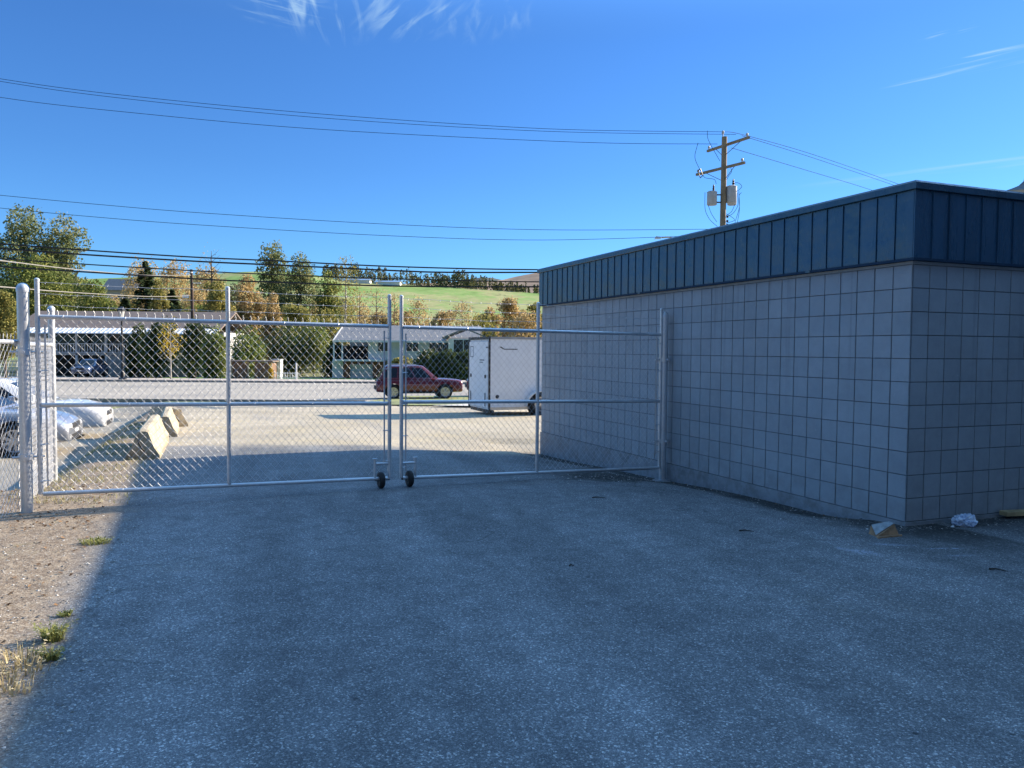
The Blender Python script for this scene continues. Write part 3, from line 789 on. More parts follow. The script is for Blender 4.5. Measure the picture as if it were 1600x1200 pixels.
def on_gate(px, py):
    # point of the gate plane seen at the pixel
    d = ray(px, py); o = Vector((0, 0, CAMZ))
    n = Vector((GD.y, -GD.x, 0)); s = (PL-o).dot(n)/d.dot(n)
    return o+d*s
def gate_leaf(name, label, x0, x1, xm, ytop0, ytop1, ybot0, ybot1, ymid0, ymid1, yext0, yext1, yextm, wheel_at):
    A = on_gate(x0, ybot0); Bq = on_gate(x1, ybot1)
    base = Vector((A.x, A.y, 0)); wdt = (Vector((Bq.x, Bq.y, 0))-base).length
    t = thing(name, (A.x, A.y, 0), math.atan2(GD.y, GD.x), label, 'gate', 'leaves of the double chain link gate')
    def u_of(px, py): q = on_gate(px, py); return (Vector((q.x, q.y, 0))-base).dot(GD), q.z
    zt0 = on_gate(x0, ytop0).z; zt1 = on_gate(x1, ytop1).z; zb0 = A.z; zb1 = Bq.z
    zm0 = on_gate(x0, ymid0).z; zm1 = on_gate(x1, ymid1).z; um, _ = u_of(xm, 600)
    r = .0205
    ze0 = on_gate(x0, yext0).z; ze1 = on_gate(x1, yext1).z; zem = on_gate(xm, yextm).z
    lo0 = zb0; lo1 = zb1
    for u, za, zb in ((0, lo0, ze0), (wdt, lo1, ze1), (um, lerp(zb0, zb1, um/wdt), zem)):
        b = MB(); b.tube([(u, 0, za), (u, 0, zb)], r, 16)
        b.lathe([(r+.002, zb-.012), (r+.002, zb+.004), (r*.6, zb+.014), (.0004, zb+.017)], Matrix.Translation((u, 0, 0)), 14)
        b.build('upright', M['galv'], t, smooth=True)
    for nm, za, zb in (('top_rail', zt0, zt1), ('middle_rail', zm0, zm1), ('bottom_rail', zb0, zb1)):
        b = MB(); b.tube([(r*.9, 0, za), (wdt-r*.9, 0, zb)], r*.97, 16)
        # ties and fittings
        k = .2
        while k < wdt-.1:
            z = lerp(za, zb, k/wdt); pts = [(k+.006*math.sin(a), -(r+.002)*math.cos(a), z+(r+.002)*math.sin(a)) for a in [i*math.pi*2/8 for i in range(9)]]
            b.tube(pts, .0026, 5, cap=False); k += random.uniform(.42, .6)
        b.build(nm, M['galv'], t, smooth=True)
    # chain link: sits on the far side of the pipes
    b = MB(); h = zt0-zb0-.02
    fabric(b, Vector((.05, .018, zb0+.0)), Vector((1, 0, 0)), wdt-.10, min(zt0-zb0, zt1-zb1)+.036, zslope=(zt1-zt0)/wdt, nrm=Vector((0, 1, 0)))
    b.build('chain_link_mesh', M['wire'], t, smooth=True)
    # tension bars
    for u in (.055, wdt-.055):
        b = MB(); b.box((u, .012, (zb0+zt0)/2), (.016, .005, zt0-zb0-.14))
        for z in frange(zb0+.12, zt0-.15, .36):
            uu = 0 if u < .5 else wdt
            b.tube([(uu-.001, -.024, z), (u+(.018 if u < .5 else -.018), .0, z), (uu, .026, z)], .005, 6)
        b.build('tension_bar', M['galv'], t)
    # three strands of barbed wire
    for i in range(3):
        b = MB(); f = (.93, .62, .32)[i]
        za = lerp(zt0, ze0, f); zb = lerp(zt1, ze1, f)
        pts = []; n = 24
        for k in range(n+1):
            u = wdt*k/n; s = min(abs(u-0), abs(u-um), abs(wdt-u))
            pts.append((u, -.022 if i != 9 else 0, lerp(za, zb, k/n)-.012*min(1, s)+.006*random.uniform(-1, 1)))
        b.tube(pts, .0021, 5)
        u = .07
        while u < wdt-.05:
            z = lerp(za, zb, u/wdt)-.006
            for a in (.8, 2.2):
                c_, s_ = math.cos(a)*.013, math.sin(a)*.013
                b.tube([(u-.004, -.022-c_, z-s_), (u, -.022, z), (u+.004, -.022+c_, z+s_)], .0016, 4)
            u += .125
        b.build('barbed_wire', M['wire'], t)
    # wheel carrier
    s = -1 if wheel_at else 1
    uw = wdt if wheel_at else 0; off = .165
    ub = uw+s*off; zb = (zb1 if wheel_at else zb0)
    b = MB()
    b.tube([(ub, -.004, zb-.0), (ub, -.004, zb+.22)], .014, 12); b.tube([(ub, 0, zb+.165), (uw, 0, zb+.165)], .015, 12)
    b.box((ub, 0, zb+.222), (.05, .04, .008))
    b.build('wheel_bracket', M['galv'], t, smooth=True)
    p = Vector((lerp(ub, uw, .42), -.0, 0)); g = t.matrix_world
    wpos = base+GD*p.x; zg = gz(wpos.x, wpos.y); rad = .090
    T = Matrix.Translation((p.x, -.0, zg+rad)) @ Matrix.Rotation(math.pi/2, 4, 'Y')
    # the wheel is swivelled a little against the leaf
    b = MB()
    b.lathe([(.035, -.022), (.065, -.030), (.078, -.028), (rad, -.016), (rad+.001, 0), (rad, .016), (.078, .028), (.065, .030), (.035, .022)], T, 28)
    wh = b.build('wheel', M['rubber'], t, smooth=True)
    b = MB(); b.lathe([(.001, -.021), (.030, -.021), (.031, 0), (.030, .021), (.001, .021)], T, 18); b.build('hub', M['steel_dark'], wh, smooth=True)
    b = MB(); b.tube([(p.x-.045*1, 0, zg+rad), (uw-s*.0, 0, zg+rad)] if not wheel_at else [(ub, 0, zg+rad), (uw, 0, zg+rad)], .008, 8)
    b.build('axle', M['steel_dark'], t, smooth=True)
    # gate lug
    b = MB(); zz = lerp(zm0, zm1, 1 if wheel_at else 0); ulk = uw
    b.tube([(ulk, -.025, zz+.03), (ulk-.0, -.045, zz+.02), (ulk, -.03, zz-.02)], .006, 6)
    b.build('latch', M['galv'], t)
    return t
gate_leaf('chain_link_gate', 'left leaf of the chain link gate, in front of the parked cars and concrete barriers', 64, 608.5, 357, 495, 510, 772, 747, 633, 630, 437, 462, 450, True)
gate_leaf('chain_link_gate', 'right leaf of the chain link gate, in front of the white trailer and block wall', 627, 1030, 840, 511, 523, 747, 731, 628, 627, 463, 483, 474, False)

# side fence (one thing): panel towards the camera, panel to the far post
fc = thing('chain_link_fence', (PL.x, PL.y, 0), 0, 'low chain link side fence along the left edge past the thick post', 'fence')
zf = 1.545
FA = Vector((PL.x-.07, PL.y+.0, 0)); FB = Vector((-3.62, 2.6, 0)); FC = Vector((*(at(82, 600, 9.0).xy), 0))
def fpanel(A, B, z0a, z0b, z1):
    d = (B-A); L = d.length; d.normalize()
    b = MB(); zlow = min(z0a, z0b)+.02
    fabric(b, A-PL+Vector((0, 0, zlow)), d, L, z1-zlow)
    b.build('chain_link_mesh', M['wire'], fc, smooth=True)
    b = MB(); b.tube([A-PL+Vector((0, 0, z1-.03)), B-PL+Vector((0, 0, z1-.03))], .02, 12); b.build('rail', M['galv'], fc, smooth=True)
fpanel(FA, FB, gz(FA.x, FA.y), 0, zf)
fpanel(FA, FC, gz(FA.x, FA.y), gz(FC.x, FC.y), zf-.02)
for q, z1, r in ((FB, zf-.02, .03), (FC, at(82, 478, 9.0).z, .036), (FA+(FC-FA)*.5+Vector((0, 0, 0)), zf-.03, .02)):
    b = MB(); z0 = gz(q.x, q.y)-.1; p = q-PL
    b.tube([p+Vector((0, 0, z0)), p+Vector((0, 0, z1-.03))], r, 16)
    b.lathe([(r+.004, z1-.06), (r+.006, z1-.03), (r*.8, z1-.01), (r*.4, z1), (.0004, z1+.002)], Matrix.Translation((p.x, p.y, 0)), 16)
    b.build('post', M['galv'], fc, smooth=True)

# ------------------------------------------------------------------ concrete barriers
def barrier(px, py, ang, L, label, seed):
    g = gat(px, py)
    z = gz(g.x, g.y)-.02
    t = setp(MB().build('concrete_barrier', M['conc']), label, 'barrier', 'concrete barriers at the edge of the drive')
    t.location = (g.x, g.y, z); t.rotation_euler = (0, 0, ang)
    b = MB(); prof = [(-.22, -.05), (-.22, .07), (-.15, .19), (-.09, .36), (-.07, .405), (-.04, .42), (.04, .42), (.07, .405), (.09, .36), (.15, .19), (.22, .07), (.22, -.05)]
    n = 14; m = len(prof)
    for i in range(n+1):
        y = L*i/n
        for j, (x, zz) in enumerate(prof):
            k = 1.0
            if i in (0, n): k = .975
            c = .005*noise.noise(Vector((x*6+seed, y*3, zz*6)))
            b.v.append((x*k+c, y+(.02 if i == 0 and 2 < j < 9 else 0), max(-.05, zz*(k if zz > .05 else 1)+c)))
    for i in range(n):
        for j in range(m):
            b.f.append([i*m+j, i*m+(j+1) % m, (i+1)*m+(j+1) % m, (i+1)*m+j]); b.c.append(.5); b.mi.append(0)
    b.f += [list(range(m)), list(range(n*m+m-1, n*m-1, -1))]; b.c += [.5, .5]; b.mi += [0, 0]
    tmp = b.build('concrete_barrier', M['conc'], fix=True); t.data = tmp.data; bpy.data.objects.remove(tmp)
    bb = MB(); bb.tube([(-.05, .01, .28), (-.05, -.04, .29), (-.04, -.055, .25), (0, -.05, .17), (.02, -.03, .15), (.02, .01, .14)], .011, 6)
    bb.build('lifting_loop', M['steel_dark'], t, smooth=True)
    return t
barrier(223, 718, YAW, 2.95, 'nearest concrete barrier of the three, with a steel loop on its end', 1)
barrier(258, 683, YAW+.02, 2.7, 'middle concrete barrier of the three behind the gate mesh', 4)
barrier(278, 667, YAW+.24, 2.3, 'farthest concrete barrier of the three, turned a little to the left', 8)

# ------------------------------------------------------------------ vehicles
def real_mesh(o):
    dg = bpy.context.evaluated_depsgraph_get(); dg.update()
    ev = o.evaluated_get(dg); me = bpy.data.meshes.new_from_object(ev)
    o.modifiers.clear(); o.data = me
def loft(b, secs, closed=True):
    m = len(secs[0]); o = len(b.v)
    for s_ in secs: b.v += [tuple(p) for p in s_]
    for i in range(len(secs)-1):
        for j in range(m):
            b.f.append([o+i*m+j, o+i*m+(j+1) % m, o+(i+1)*m+(j+1) % m, o+(i+1)*m+j]); b.c.append(.5); b.mi.append(0)
    b.f += [[o+j for j in range(m)][::-1], [o+(len(secs)-1)*m+j for j in range(m)]]; b.c += [.5, .5]; b.mi += [0, 0]
def make_wheel(parent, x, y, r, side, spokes=6):
    T = Matrix.Translation((x, y, r)) @ Matrix.Rotation(-side*math.pi/2, 4, 'X')
    w = MB(); wd = .11
    w.lathe([(r*.68, -wd), (r*.9, -wd), (r, -wd*.75), (r, wd*.75), (r*.93, wd), (r*.68, wd*.95), (r*.66, wd*.5), (r*.66, -wd)], T, 28)
    wo = thing_child('wheel', parent)
    w.build('tyre', M['tyre'], wo, smooth=True)
    w = MB()
    w.lathe([(r*.66, wd*.5), (r*.67, wd*.9), (r*.60, wd*.86), (r*.57, wd*.5), (r*.56, -wd*.2), (.001, -wd*.2)], T, 28)
    w.lathe([(r*.17, wd*.1), (r*.16, wd*.8), (.001, wd*.82)], T, 12)
    for k in range(spokes):
        Rk = T @ Matrix.Rotation(k*2*math.pi/spokes, 4, 'Z')
        w.hexa([Rk @ Vector(v) for v in [(r*.1, -r*.07, wd*.45), (r*.1, r*.07, wd*.45), (r*.6, r*.10, wd*.45), (r*.6, -r*.10, wd*.45), (r*.1, -r*.06, wd*.78), (r*.1, r*.06, wd*.78), (r*.6, r*.08, wd*.84), (r*.6, -r*.08, wd*.84)]])
    w.build('rim', M['rim'], wo, smooth=False)
    return wo
def thing_child(name, parent):
    o = bpy.data.objects.new(name, None); col.objects.link(o); o.parent = parent; return o
def make_car(name, label, loc, rz, paint, P, group=None):
    t = thing(name, loc, rz, label, 'car', group)
    L, W = P['L'], P['W']; hw = W/2; sill = P['sill']; belt = P['belt']; hood = P['hood']; nose = P['nose']; roof = P['roof']
    xr0, xr1, xf1, xf0 = P['xr0'], P['xr1'], P['xf1'], P['xf0']; tail = P['tail']
    # body: stations from tail (0) to nose (L); (x, top z, half width, bottom z, crown)
    st = [(0.0, tail-.13, hw*.84, sill+.07), (0.0, tail-.12, hw*.85, sill+.06), (.03, tail-.05, hw*.90, sill+.03), (.12, tail-.01, hw*.94, sill+.02), (.35, tail, hw*.98, sill), (xr0+.2, belt, hw, sill),
          (L*.5, belt-.005, hw, sill), (xf0-.05, belt-.02, hw, sill), (xf0+.25, lerp(belt, hood, .35)+.01, hw*.99, sill), (L-.55, hood, hw*.97, sill), (L-.24, lerp(hood, nose, .5), hw*.94, sill), (L-.08, nose, hw*.88, sill+.01), (L-.02, nose-.06, hw*.85, sill+.02), (L, nose-.10, hw*.82, sill+.04), (L, nose-.11, hw*.81, sill+.05)]
    secs = []
    for x, zt, w_, zb in st:
        hgt = zt-zb
        ring = [(w_*.90, zb), (w_*.985, zb+hgt*.16), (w_, zb+hgt*.45), (w_*.985, zb+hgt*.72), (w_*.93, zt-.045), (w_*.80, zt-.005), (w_*.4, zt+.012)]
        pts = [Vector((x, y, z)) for y, z in ring]+[Vector((x, -y, z)) for y, z in ring[::-1]]
        secs.append(pts)
    b = MB(); loft(b, secs)
    body = b.build('body', paint, t, smooth=True, fix=True)
    ss = body.modifiers.new('s', 'SUBSURF'); ss.levels = 2; ss.render_levels = 2
    cutters = []
    for x in (P['w1'], P['w2']):
        c = MB(); rr = P['wr']*1.17
        c.lathe([(.0001, -2), (rr, -2), (rr, 2), (.0001, 2)], Matrix.Translation((x, 0, P['wr']*1.02)) @ Matrix.Rotation(math.pi/2, 4, 'X'), 32)
        co = c.build('cutter', paint, t, fix=True); cutters.append(co)
        bo = body.modifiers.new('b', 'BOOLEAN'); bo.operation = 'DIFFERENCE'; bo.object = co; bo.solver = 'EXACT'
    real_mesh(body)
    for c in cutters: bpy.data.objects.remove(c)
    # dark inner wells and underbody
    c = MB(); c.box((L*.5, 0, sill+.22), (L*.86, W*.70, .34)); c.build('underbody', M['plastic'], t)
    # cabin: lofted frames from belt to roof
    wb = hw*.94; wr_ = hw*.74
    cab = MB()
    zb = belt-.06
    lower = [(xr0, wb*.90), (xr0+.12, wb), (lerp(xr0, xf0, .5), wb*1.0), (xf0-.25, wb*.98), (xf0, wb*.84)]
    upper = [(xr1, wr_*.93), (xr1+.10, wr_), (lerp(xr1, xf1, .5), wr_*1.02), (xf1-.12, wr_*.99), (xf1, wr_*.92)]
    ring = []
    lv = [Vector((x, y, zb)) for x, y in lower]+[Vector((x, -y, zb)) for x, y in lower[::-1]]
    uv = [Vector((x, y, roof-.05)) for x, y in upper]+[Vector((x, -y, roof-.05)) for x, y in upper[::-1]]
    xm = (xr1+xf1)/2
    uv2 = [Vector((xm+(v.x-xm)*.93, v.y*.86, roof-.012)) for v in uv]; uv3 = [Vector((xm+(v.x-xm)*.6, v.y*.4, roof)) for v in uv]
    cab.v = [tuple(v) for v in lv+uv+uv2+uv3]; m = len(lv)
    for q in range(3):
        for j in range(m):
            cab.f.append([q*m+j, q*m+(j+1) % m, (q+1)*m+(j+1) % m, (q+1)*m+j]); cab.c.append(.5); cab.mi.append(0)
    cab.f.append([3*m+j for j in range(m)]); cab.c.append(.5); cab.mi.append(0)
    cab.build('roof', paint, t, smooth=True, fix=True)
    # glass: side panes sit 4 mm proud of the tapered sides
    def side_pt(u, v, s):
        # u along 0..1 (rear to front), v up 0..1
        lx = lerp(xr0, xf0, u); ux = lerp(xr1, xf1, u)
        def wi(lst, x):
            for (a, wa), (b_, wb_) in zip(lst, lst[1:]):
                if x <= b_: return lerp(wa, wb_, max(0, (x-a)/(b_-a)))
            return lst[-1][1]
        x = lerp(lx, ux, v); yv = lerp(wi(lower, lx), wi(upper, ux), v)+.006
        return Vector((x, s*yv, lerp(zb, roof-.05, v)))
    for s in (-1, 1):
        for (u0, u1) in P['panes']:
            g = MB(); n = 5; vs = []
            for i in range(n+1):
                u = lerp(u0, u1, i/n)
                vs += [side_pt(u, .14, s), side_pt(u, .88, s)]
            g.v = [tuple(v) for v in vs]; g.f = [[2*i, 2*i+2, 2*i+3, 2*i+1] for i in range(n)]; g.c = [.5]*n; g.mi = [0]*n
            g.build('side_window', M['glass'], t)
    def endpane(nm, xa, xb, wa, wb_, sgn):
        g = MB(); za = lerp(zb, roof-.05, .16); zc = lerp(zb, roof-.05, .90)
        xa2 = lerp(xa, xb, .16); xb2 = lerp(xa, xb, .90)
        o = .012*sgn
        vs = []
        for f in (-1, -.5, 0, .5, 1):
            bow = .0
            vs += [(xa2+o, f*lerp(wa, wb_, .16)*.90, za+.004), (xb2+o, f*lerp(wa, wb_, .9)*.90, zc+.004)]
        g.v = vs; g.f = [[2*i, 2*i+2, 2*i+3, 2*i+1] for i in range(4)]; g.c = [.5]*4; g.mi = [0]*4
        g.build(nm, M['glass'], t)
    endpane('windscreen', xf0, xf1, wb*.84, wr_*.92, 1)
    endpane('rear_window', xr0, xr1, wb*.90, wr_*.93, -1)
    for x in (P['w1'], P['w2']):
        for s in (-1, 1): make_wheel(t, x, s*(hw-.12), P['wr'], s, P.get('spokes', 6))
    from mathutils.bvhtree import BVHTree
    bmx = bmesh.new(); bmx.from_mesh(body.data); bvh = BVHTree.FromBMesh(bmx); bmx.free()
    def decal(nm, mat, y0, y1, z0, z1, sgn, cut=0.0, n=6, off=.006):
        # a patch laid on the bodywork at the nose (sgn 1) or tail (sgn -1)
        g = MB(); x0 = L+1 if sgn > 0 else -1; ok = True
        for i in range(n+1):
            for j in range(3):
                y = lerp(y0, y1, i/n); z = lerp(z0+cut*(i/n), z1-cut*.3*(1-i/n), j/2)
                h_ = bvh.ray_cast(Vector((x0, y, z)), Vector((-sgn, 0, 0)))
                if h_[0] is None: return None
                q = h_[0]+h_[1]*off; g.v.append(tuple(q))
        g.f = [[3*i+j, 3*i+j+1, 3*i+j+4, 3*i+j+3] for i in range(n) for j in range(2)]; g.c = [.5]*len(g.f); g.mi = [0]*len(g.f)
        return g.build(nm, M[mat], t, smooth=True)
    hN = nose-sill; hT = tail-sill
    for s in (-1, 1):
        decal('headlight', 'lamp_lens', s*hw*.46, s*hw*.82, sill+hN*.66, sill+hN*.86, 1, .02)
        decal('fog_lamp', 'lamp_lens', s*hw*.60, s*hw*.72, sill+hN*.22, sill+hN*.32, 1)
        decal('tail_light', 'red_lens', s*hw*.62, s*hw*.84, sill+hT*.52, sill+hT*.82, -1)
        g = MB(); g.box((L-.62, s*(hw*.975), sill+hN*.55), (.10, .02, .035)); g.build('side_marker', M['amber'], t)
        g = MB(); g.hexa([(xf0-.35, s*(hw-.06), belt), (xf0-.22, s*(hw-.06), belt), (xf0-.24, s*(hw+.14), belt+.01), (xf0-.34, s*(hw+.14), belt+.01), (xf0-.35, s*(hw-.02), belt+.13), (xf0-.24, s*(hw-.02), belt+.13), (xf0-.25, s*(hw+.13), belt+.14), (xf0-.34, s*(hw+.13), belt+.14)]); g.build('mirror', paint, t, fix=True)
        g = MB(); g.box((L*.5, s*(hw+.001), lerp(sill, belt, .78)), (.16, .02, .025)); g.build('door_handle', paint, t)
    decal('grille', 'plastic', -hw*.40, hw*.40, sill+hN*.62, sill+hN*.84, 1)
    decal('lower_grille', 'plastic', -hw*.50, hw*.50, sill+hN*.12, sill+hN*.36, 1)
    decal('number_plate', 'white', -.15, .15, sill+hN*.42, sill+hN*.56, 1, 0, 2, .012)
    g = MB(); g.box((.0, 0, sill+.26), (.10, W*.80, .16)); g.build('rear_bumper', M['plastic'] if P.get('suv') else paint, t)
    # door seams and sill trims
    for s in (-1, 1):
        for xx in P['seams']:
            g = MB(); g.box((xx, s*(hw-.0015), lerp(sill, belt, .55)), (.010, .012, (belt-sill)*.62)); g.build('door_seam', M['plastic'], t)
        g = MB(); g.box((lerp(P['w1'], P['w2'], .5), s*(hw-.03), sill+.03), (P['w2']-P['w1']-.75, .06, .09)); g.build('sill_trim', M['plastic'], t)
    if P.get('rails'):
        for s in (-1, 1):
            g = MB(); g.tube([(xr1+.1, s*wr_*.9, roof-.03), (xr1+.2, s*wr_*.9, roof+.04), (xf1-.4, s*wr_*.9, roof+.04), (xf1-.3, s*wr_*.9, roof-.03)], .016, 8); g.build('roof_rail', M['alu'], t, smooth=True)
    return t
SUV = dict(L=4.45, W=1.86, sill=.32, belt=1.08, hood=1.04, nose=.99, roof=1.74, xr0=.08, xr1=.50, xf1=2.42, xf0=3.22, tail=1.04, w1=.86, w2=3.52, wr=.37, panes=[(.06, .30), (.33, .60), (.63, .90)], seams=(1.3, 2.2, 3.05), suv=True, rails=True, spokes=6)
SED = dict(L=4.6, W=1.80, sill=.22, belt=.92, hood=.86, nose=.70, roof=1.42, xr0=.55, xr1=1.25, xf1=2.55, xf0=3.45, tail=.96, w1=.95, w2=3.62, wr=.32, panes=[(.22, .48), (.51, .84)], seams=(1.45, 2.4, 3.25), spokes=9)
# red SUV side-on, nose to the right
g = at(581, 623, 40.0)
make_car('parked_car', 'dark red sport utility car parked beyond the gate, left of the white trailer', (g.x+.15, 40.2, gz(g.x, 40.9)+.03), R(13), M['maroon'], SUV, 'parked cars')
g = at(719, 616, 43.0)
make_car('parked_car', 'dark car almost hidden between the red car and the white trailer', (g.x+.3, 43.5, gz(g.x, 44)+.03), R(6), M['maroon'], dict(SUV, roof=1.25, belt=.95, hood=.95, tail=.98), 'parked cars')
# white car and silver car, noses towards the drive
def park_nose(px, py, D, rz, P):
    q = at(px, py, D); d = Vector((math.cos(rz), math.sin(rz), 0))
    return Vector((q.x, q.y, 0))-d*P['L']
for (px, D, paint, label, P) in ((171, 19.0, 'car_white', 'white car with its bonnet showing above the middle rail of the gate', SED), (119, 15.6, 'car_silver', 'silver car nearest the side fence, its nose below the white one', dict(SED, L=4.5, nose=.66, hood=.82))):
    rz = math.atan2(E2.y, E2.x)+R(-2)
    p = park_nose(px, 660, D, rz, P); c = p+Vector((math.cos(rz), math.sin(rz), 0))*3
    make_car('parked_car', label, (p.x, p.y, gz(c.x, c.y)), rz, M[paint], P, 'parked cars')
# blue car under the left house
g = at(116, 588, 72)
make_car('parked_car', 'dark blue car facing the road under the balcony of the left house', (g.x+.0, 76.5, gz(g.x, 74)+.08), R(-84), M['car_blue'], dict(SUV, rails=False), 'parked cars')

# ------------------------------------------------------------------ trailer
tq = at(766, 641, 23.0)
tr = thing('cargo_trailer', (tq.x, tq.y, gz(tq.x, tq.y)), YAW, 'white enclosed cargo trailer standing beyond the right gate leaf, half behind the block wall', 'trailer')
# local x: along its side (away to the right), local y: across (away from the camera)
z0 = at(766, 641, 23.0).z-gz(tq.x, tq.y); z1 = at(766, 526, 23.0).z-gz(tq.x, tq.y); TL, TW = 3.7, 1.95
b = MB()
prof = [(0, z0), (TL, z0), (TL, z1-.02), (TL-.03, z1), (.03, z1), (0, z1-.02)]
b.prism(prof, 0, TW); b.build('body', M['trailer_white'], tr, fix=True)
b = MB(); b.box((TL/2, -.006, z1-.035), (TL+.01, .02, .07)); b.build('roof_trim', M['alu'], tr)
b = MB(); b.box((TL/2, -.006, z0+.05), (TL, .02, .07)); b.build('sill_trim', M['alu'], tr)
b = MB()
b.box((-.02, TW-.03, (z0+z1)/2), (.05, .06, z1-z0)); b.box((-.02, .025, (z0+z1)/2), (.05, .05, z1-z0)); b.box((-.02, TW/2, z1-.04), (.05, TW-.11, .08))
b.build('rear_frame', M['steel_dark'], tr)
dr = MB(); dr.box((-.03, TW/2-.01, (z0+z1)/2-.04), (.04, TW-.22, z1-z0-.2)); dro = dr.build('rear_door', M['trailer_white'], tr)
b = MB()
for y in (.30, TW-.30):
    b.box((-.06, y, (z0+z1)/2-.1), (.02, .10, .10)); b.tube([(-.065, y, z0+.1), (-.065, y, z0+.5)], .012, 6)
b.box((-.055, .16, z1-.32), (.01, .16, .035))
b.build('latch', M['steel_dark'], dro)
b = MB()
y0_, y1_, za, zc = TW-.52, TW-.24, z1-.62, z1-.28
for (a, c_, d, e) in ((y0_, y1_, za, za+.02), (y0_, y1_, zc-.02, zc), (y0_, y0_+.02, za, zc), (y1_-.02, y1_, za, zc)):
    b.box((-.053, (a+c_)/2, (d+e)/2), (.006, c_-a, e-d))
b.box((-.053, .62, z1-.70), (.006, .42, .03)); b.box((-.053, .68, z1-.77), (.006, .30, .025))
b.build('door_sticker', M['car_blue'], dro)
b = MB()
b.add([(.28, -.004, z1-.30), (.40, -.004, z1-.37), (.44, -.004, z1-.36), (.33, -.004, z1-.29)], [(0, 1, 2, 3)])
b.add([(.42, -.004, z1-.38), (.86, -.004, z1-.38), (.86, -.004, z1-.355), (.42, -.004, z1-.355)], [(0, 1, 2, 3)])
b.build('side_mark', M['cable'], tr)
b = MB(); b.lathe([(.001, .0), (.055, .0), (.055, .012), (.001, .012)], Matrix.Translation((.22, 0, z0+.40)) @ Matrix.Rotation(math.pi/2, 4, 'X'), 14); b.build('vent_cap', M['steel_dark'], tr)
b = MB(); b.box((.08, TW/2, z0-.06), (.12, TW-.10, .09)); b.build('bumper', M['steel_dark'], tr)
wx = 1.56
b = MB(); b.lathe([(.0005, .002), (.40, .002), (.40, .006), (.0005, .006)], Matrix.Translation((wx, 0, .33)) @ Matrix.Rotation(math.pi/2, 4, 'X'), 24); b.build('wheel_well', M['plastic'], tr)
for y, s in ((-.02, -1), (TW+.02, 1)):
    make_wheel(tr, wx, y+(-.10 if s < 0 else .10), .33, s, 5)
    b = MB(); pts = [(wx+.47*math.cos(a), y+s*.0, .30+.43*math.sin(a)) for a in [math.pi*i/12 for i in range(13)]]
    for i in range(12):
        p, q = pts[i], pts[i+1]
        b.add([(p[0], y, p[2]), (q[0], y, q[2]), (q[0], y+s*.24, q[2]), (p[0], y+s*.24, p[2]), (p[0]*1, y, p[2]-.03), (q[0], y, q[2]-.03), (q[0], y+s*.24, q[2]-.03), (p[0], y+s*.24, p[2]-.03)],
              [(0, 1, 2, 3), (7, 6, 5, 4), (3, 2, 6, 7), (0, 4, 5, 1)])
    b.build('mudguard', M['white'], tr)
b = MB(); b.tube([(TL, .3, z0-.02), (TL+1.1, TW/2, z0-.02), (TL, TW-.3, z0-.02)], .035, 8); b.tube([(TL+1.0, TW/2, z0+.25), (TL+1.0, TW/2, .02)], .03, 8); b.build('drawbar', M['steel_dark'], tr)

# ------------------------------------------------------------------ houses
def gable_roof(b, x0, x1, y0, y1, ze, zr, ov=.5, th=.16, axis='x'):
    # ridge along x (or y); slopes with thickness
    if axis == 'x':
        ym = (y0+y1)/2
        for s, ya in ((1, y0-ov), (-1, y1+ov)):
            drop = (zr-ze)/(ym-y0)*ov
            p = [(x0-ov, ya, ze-drop), (x1+ov, ya, ze-drop), (x1+ov, ym, zr), (x0-ov, ym, zr)]
            b.hexa([Vector(v) for v in p]+[Vector(v)+Vector((0, 0, th)) for v in p])
    else:
        xm = (x0+x1)/2
        for s, xa in ((1, x0-ov), (-1, x1+ov)):
            drop = (zr-ze)/(xm-x0)*ov
            p = [(xa, y0-ov, ze-drop), (xa, y1+ov, ze-drop), (xm, y1+ov, zr), (xm, y0-ov, zr)]
            b.hexa([Vector(v) for v in p]+[Vector(v)+Vector((0, 0, th)) for v in p])
def window(parent, x, z, w_, h, y, nm='window', frame='white_rough', mull=1):
    f = MB(); t_ = .07
    for (a, c_, d, e) in ((x-w_/2-t_, x+w_/2+t_, z+h/2, z+h/2+t_), (x-w_/2-t_, x+w_/2+t_, z-h/2-t_, z-h/2), (x-w_/2-t_, x-w_/2, z-h/2, z+h/2), (x+w_/2, x+w_/2+t_, z-h/2, z+h/2)):
        f.box(((a+c_)/2, y-.03, (d+e)/2), (c_-a, .08, e-d))
    for k in range(1, mull+1): f.box((x-w_/2+w_*k/(mull+1), y-.025, z), (.05, .05, h))
    fo = f.build(nm, M[frame], parent)
    g = MB(); g.box((x, y-.005, z), (w_, .03, h)); g.build('pane', M['glass'], fo)
    return fo
def X_at(px, D): return (px-800)/F_PX*D
def Z_at(px, py, D): return at(px, py, D).z
# left house
D = 78.0
hx0, hx1 = X_at(28, D), X_at(338, D); zg = gz(0, D)
lh = thing('bungalow', (hx0, D, zg), 0, 'raised bungalow with a brown roof and a railed balcony across the road on the left', 'house', 'houses across the road')
ze = Z_at(120, 517, D)-zg; zr_ = Z_at(120, 489, D+3.0)-zg+.1; zd = Z_at(120, 553, D)-zg; W_h = hx1-hx0; dep = 7.0
b = MB(); b.box((W_h/2, dep/2+1.6, ze/2-.2), (W_h, dep-1.0, ze+.4)); b.build('wall', M['stucco_grey'], lh)
b = MB(); gable_roof(b, 0, W_h, 0, dep+1.6, ze+.2, zr_, .5); b.build('roof', M['shingle_brown'], lh, fix=True)
b = MB(); b.hexa([Vector(v) for v in [(-.5, -1.5, ze-.30), (W_h+.5, -1.5, ze-.30), (W_h+.5, -.2, ze+.22), (-.5, -.2, ze+.22)]]+[Vector(v)+Vector((0, 0, .07)) for v in [(-.5, -1.5, ze-.30), (W_h+.5, -1.5, ze-.30), (W_h+.5, -.2, ze+.22), (-.5, -.2, ze+.22)]])
x = -.4
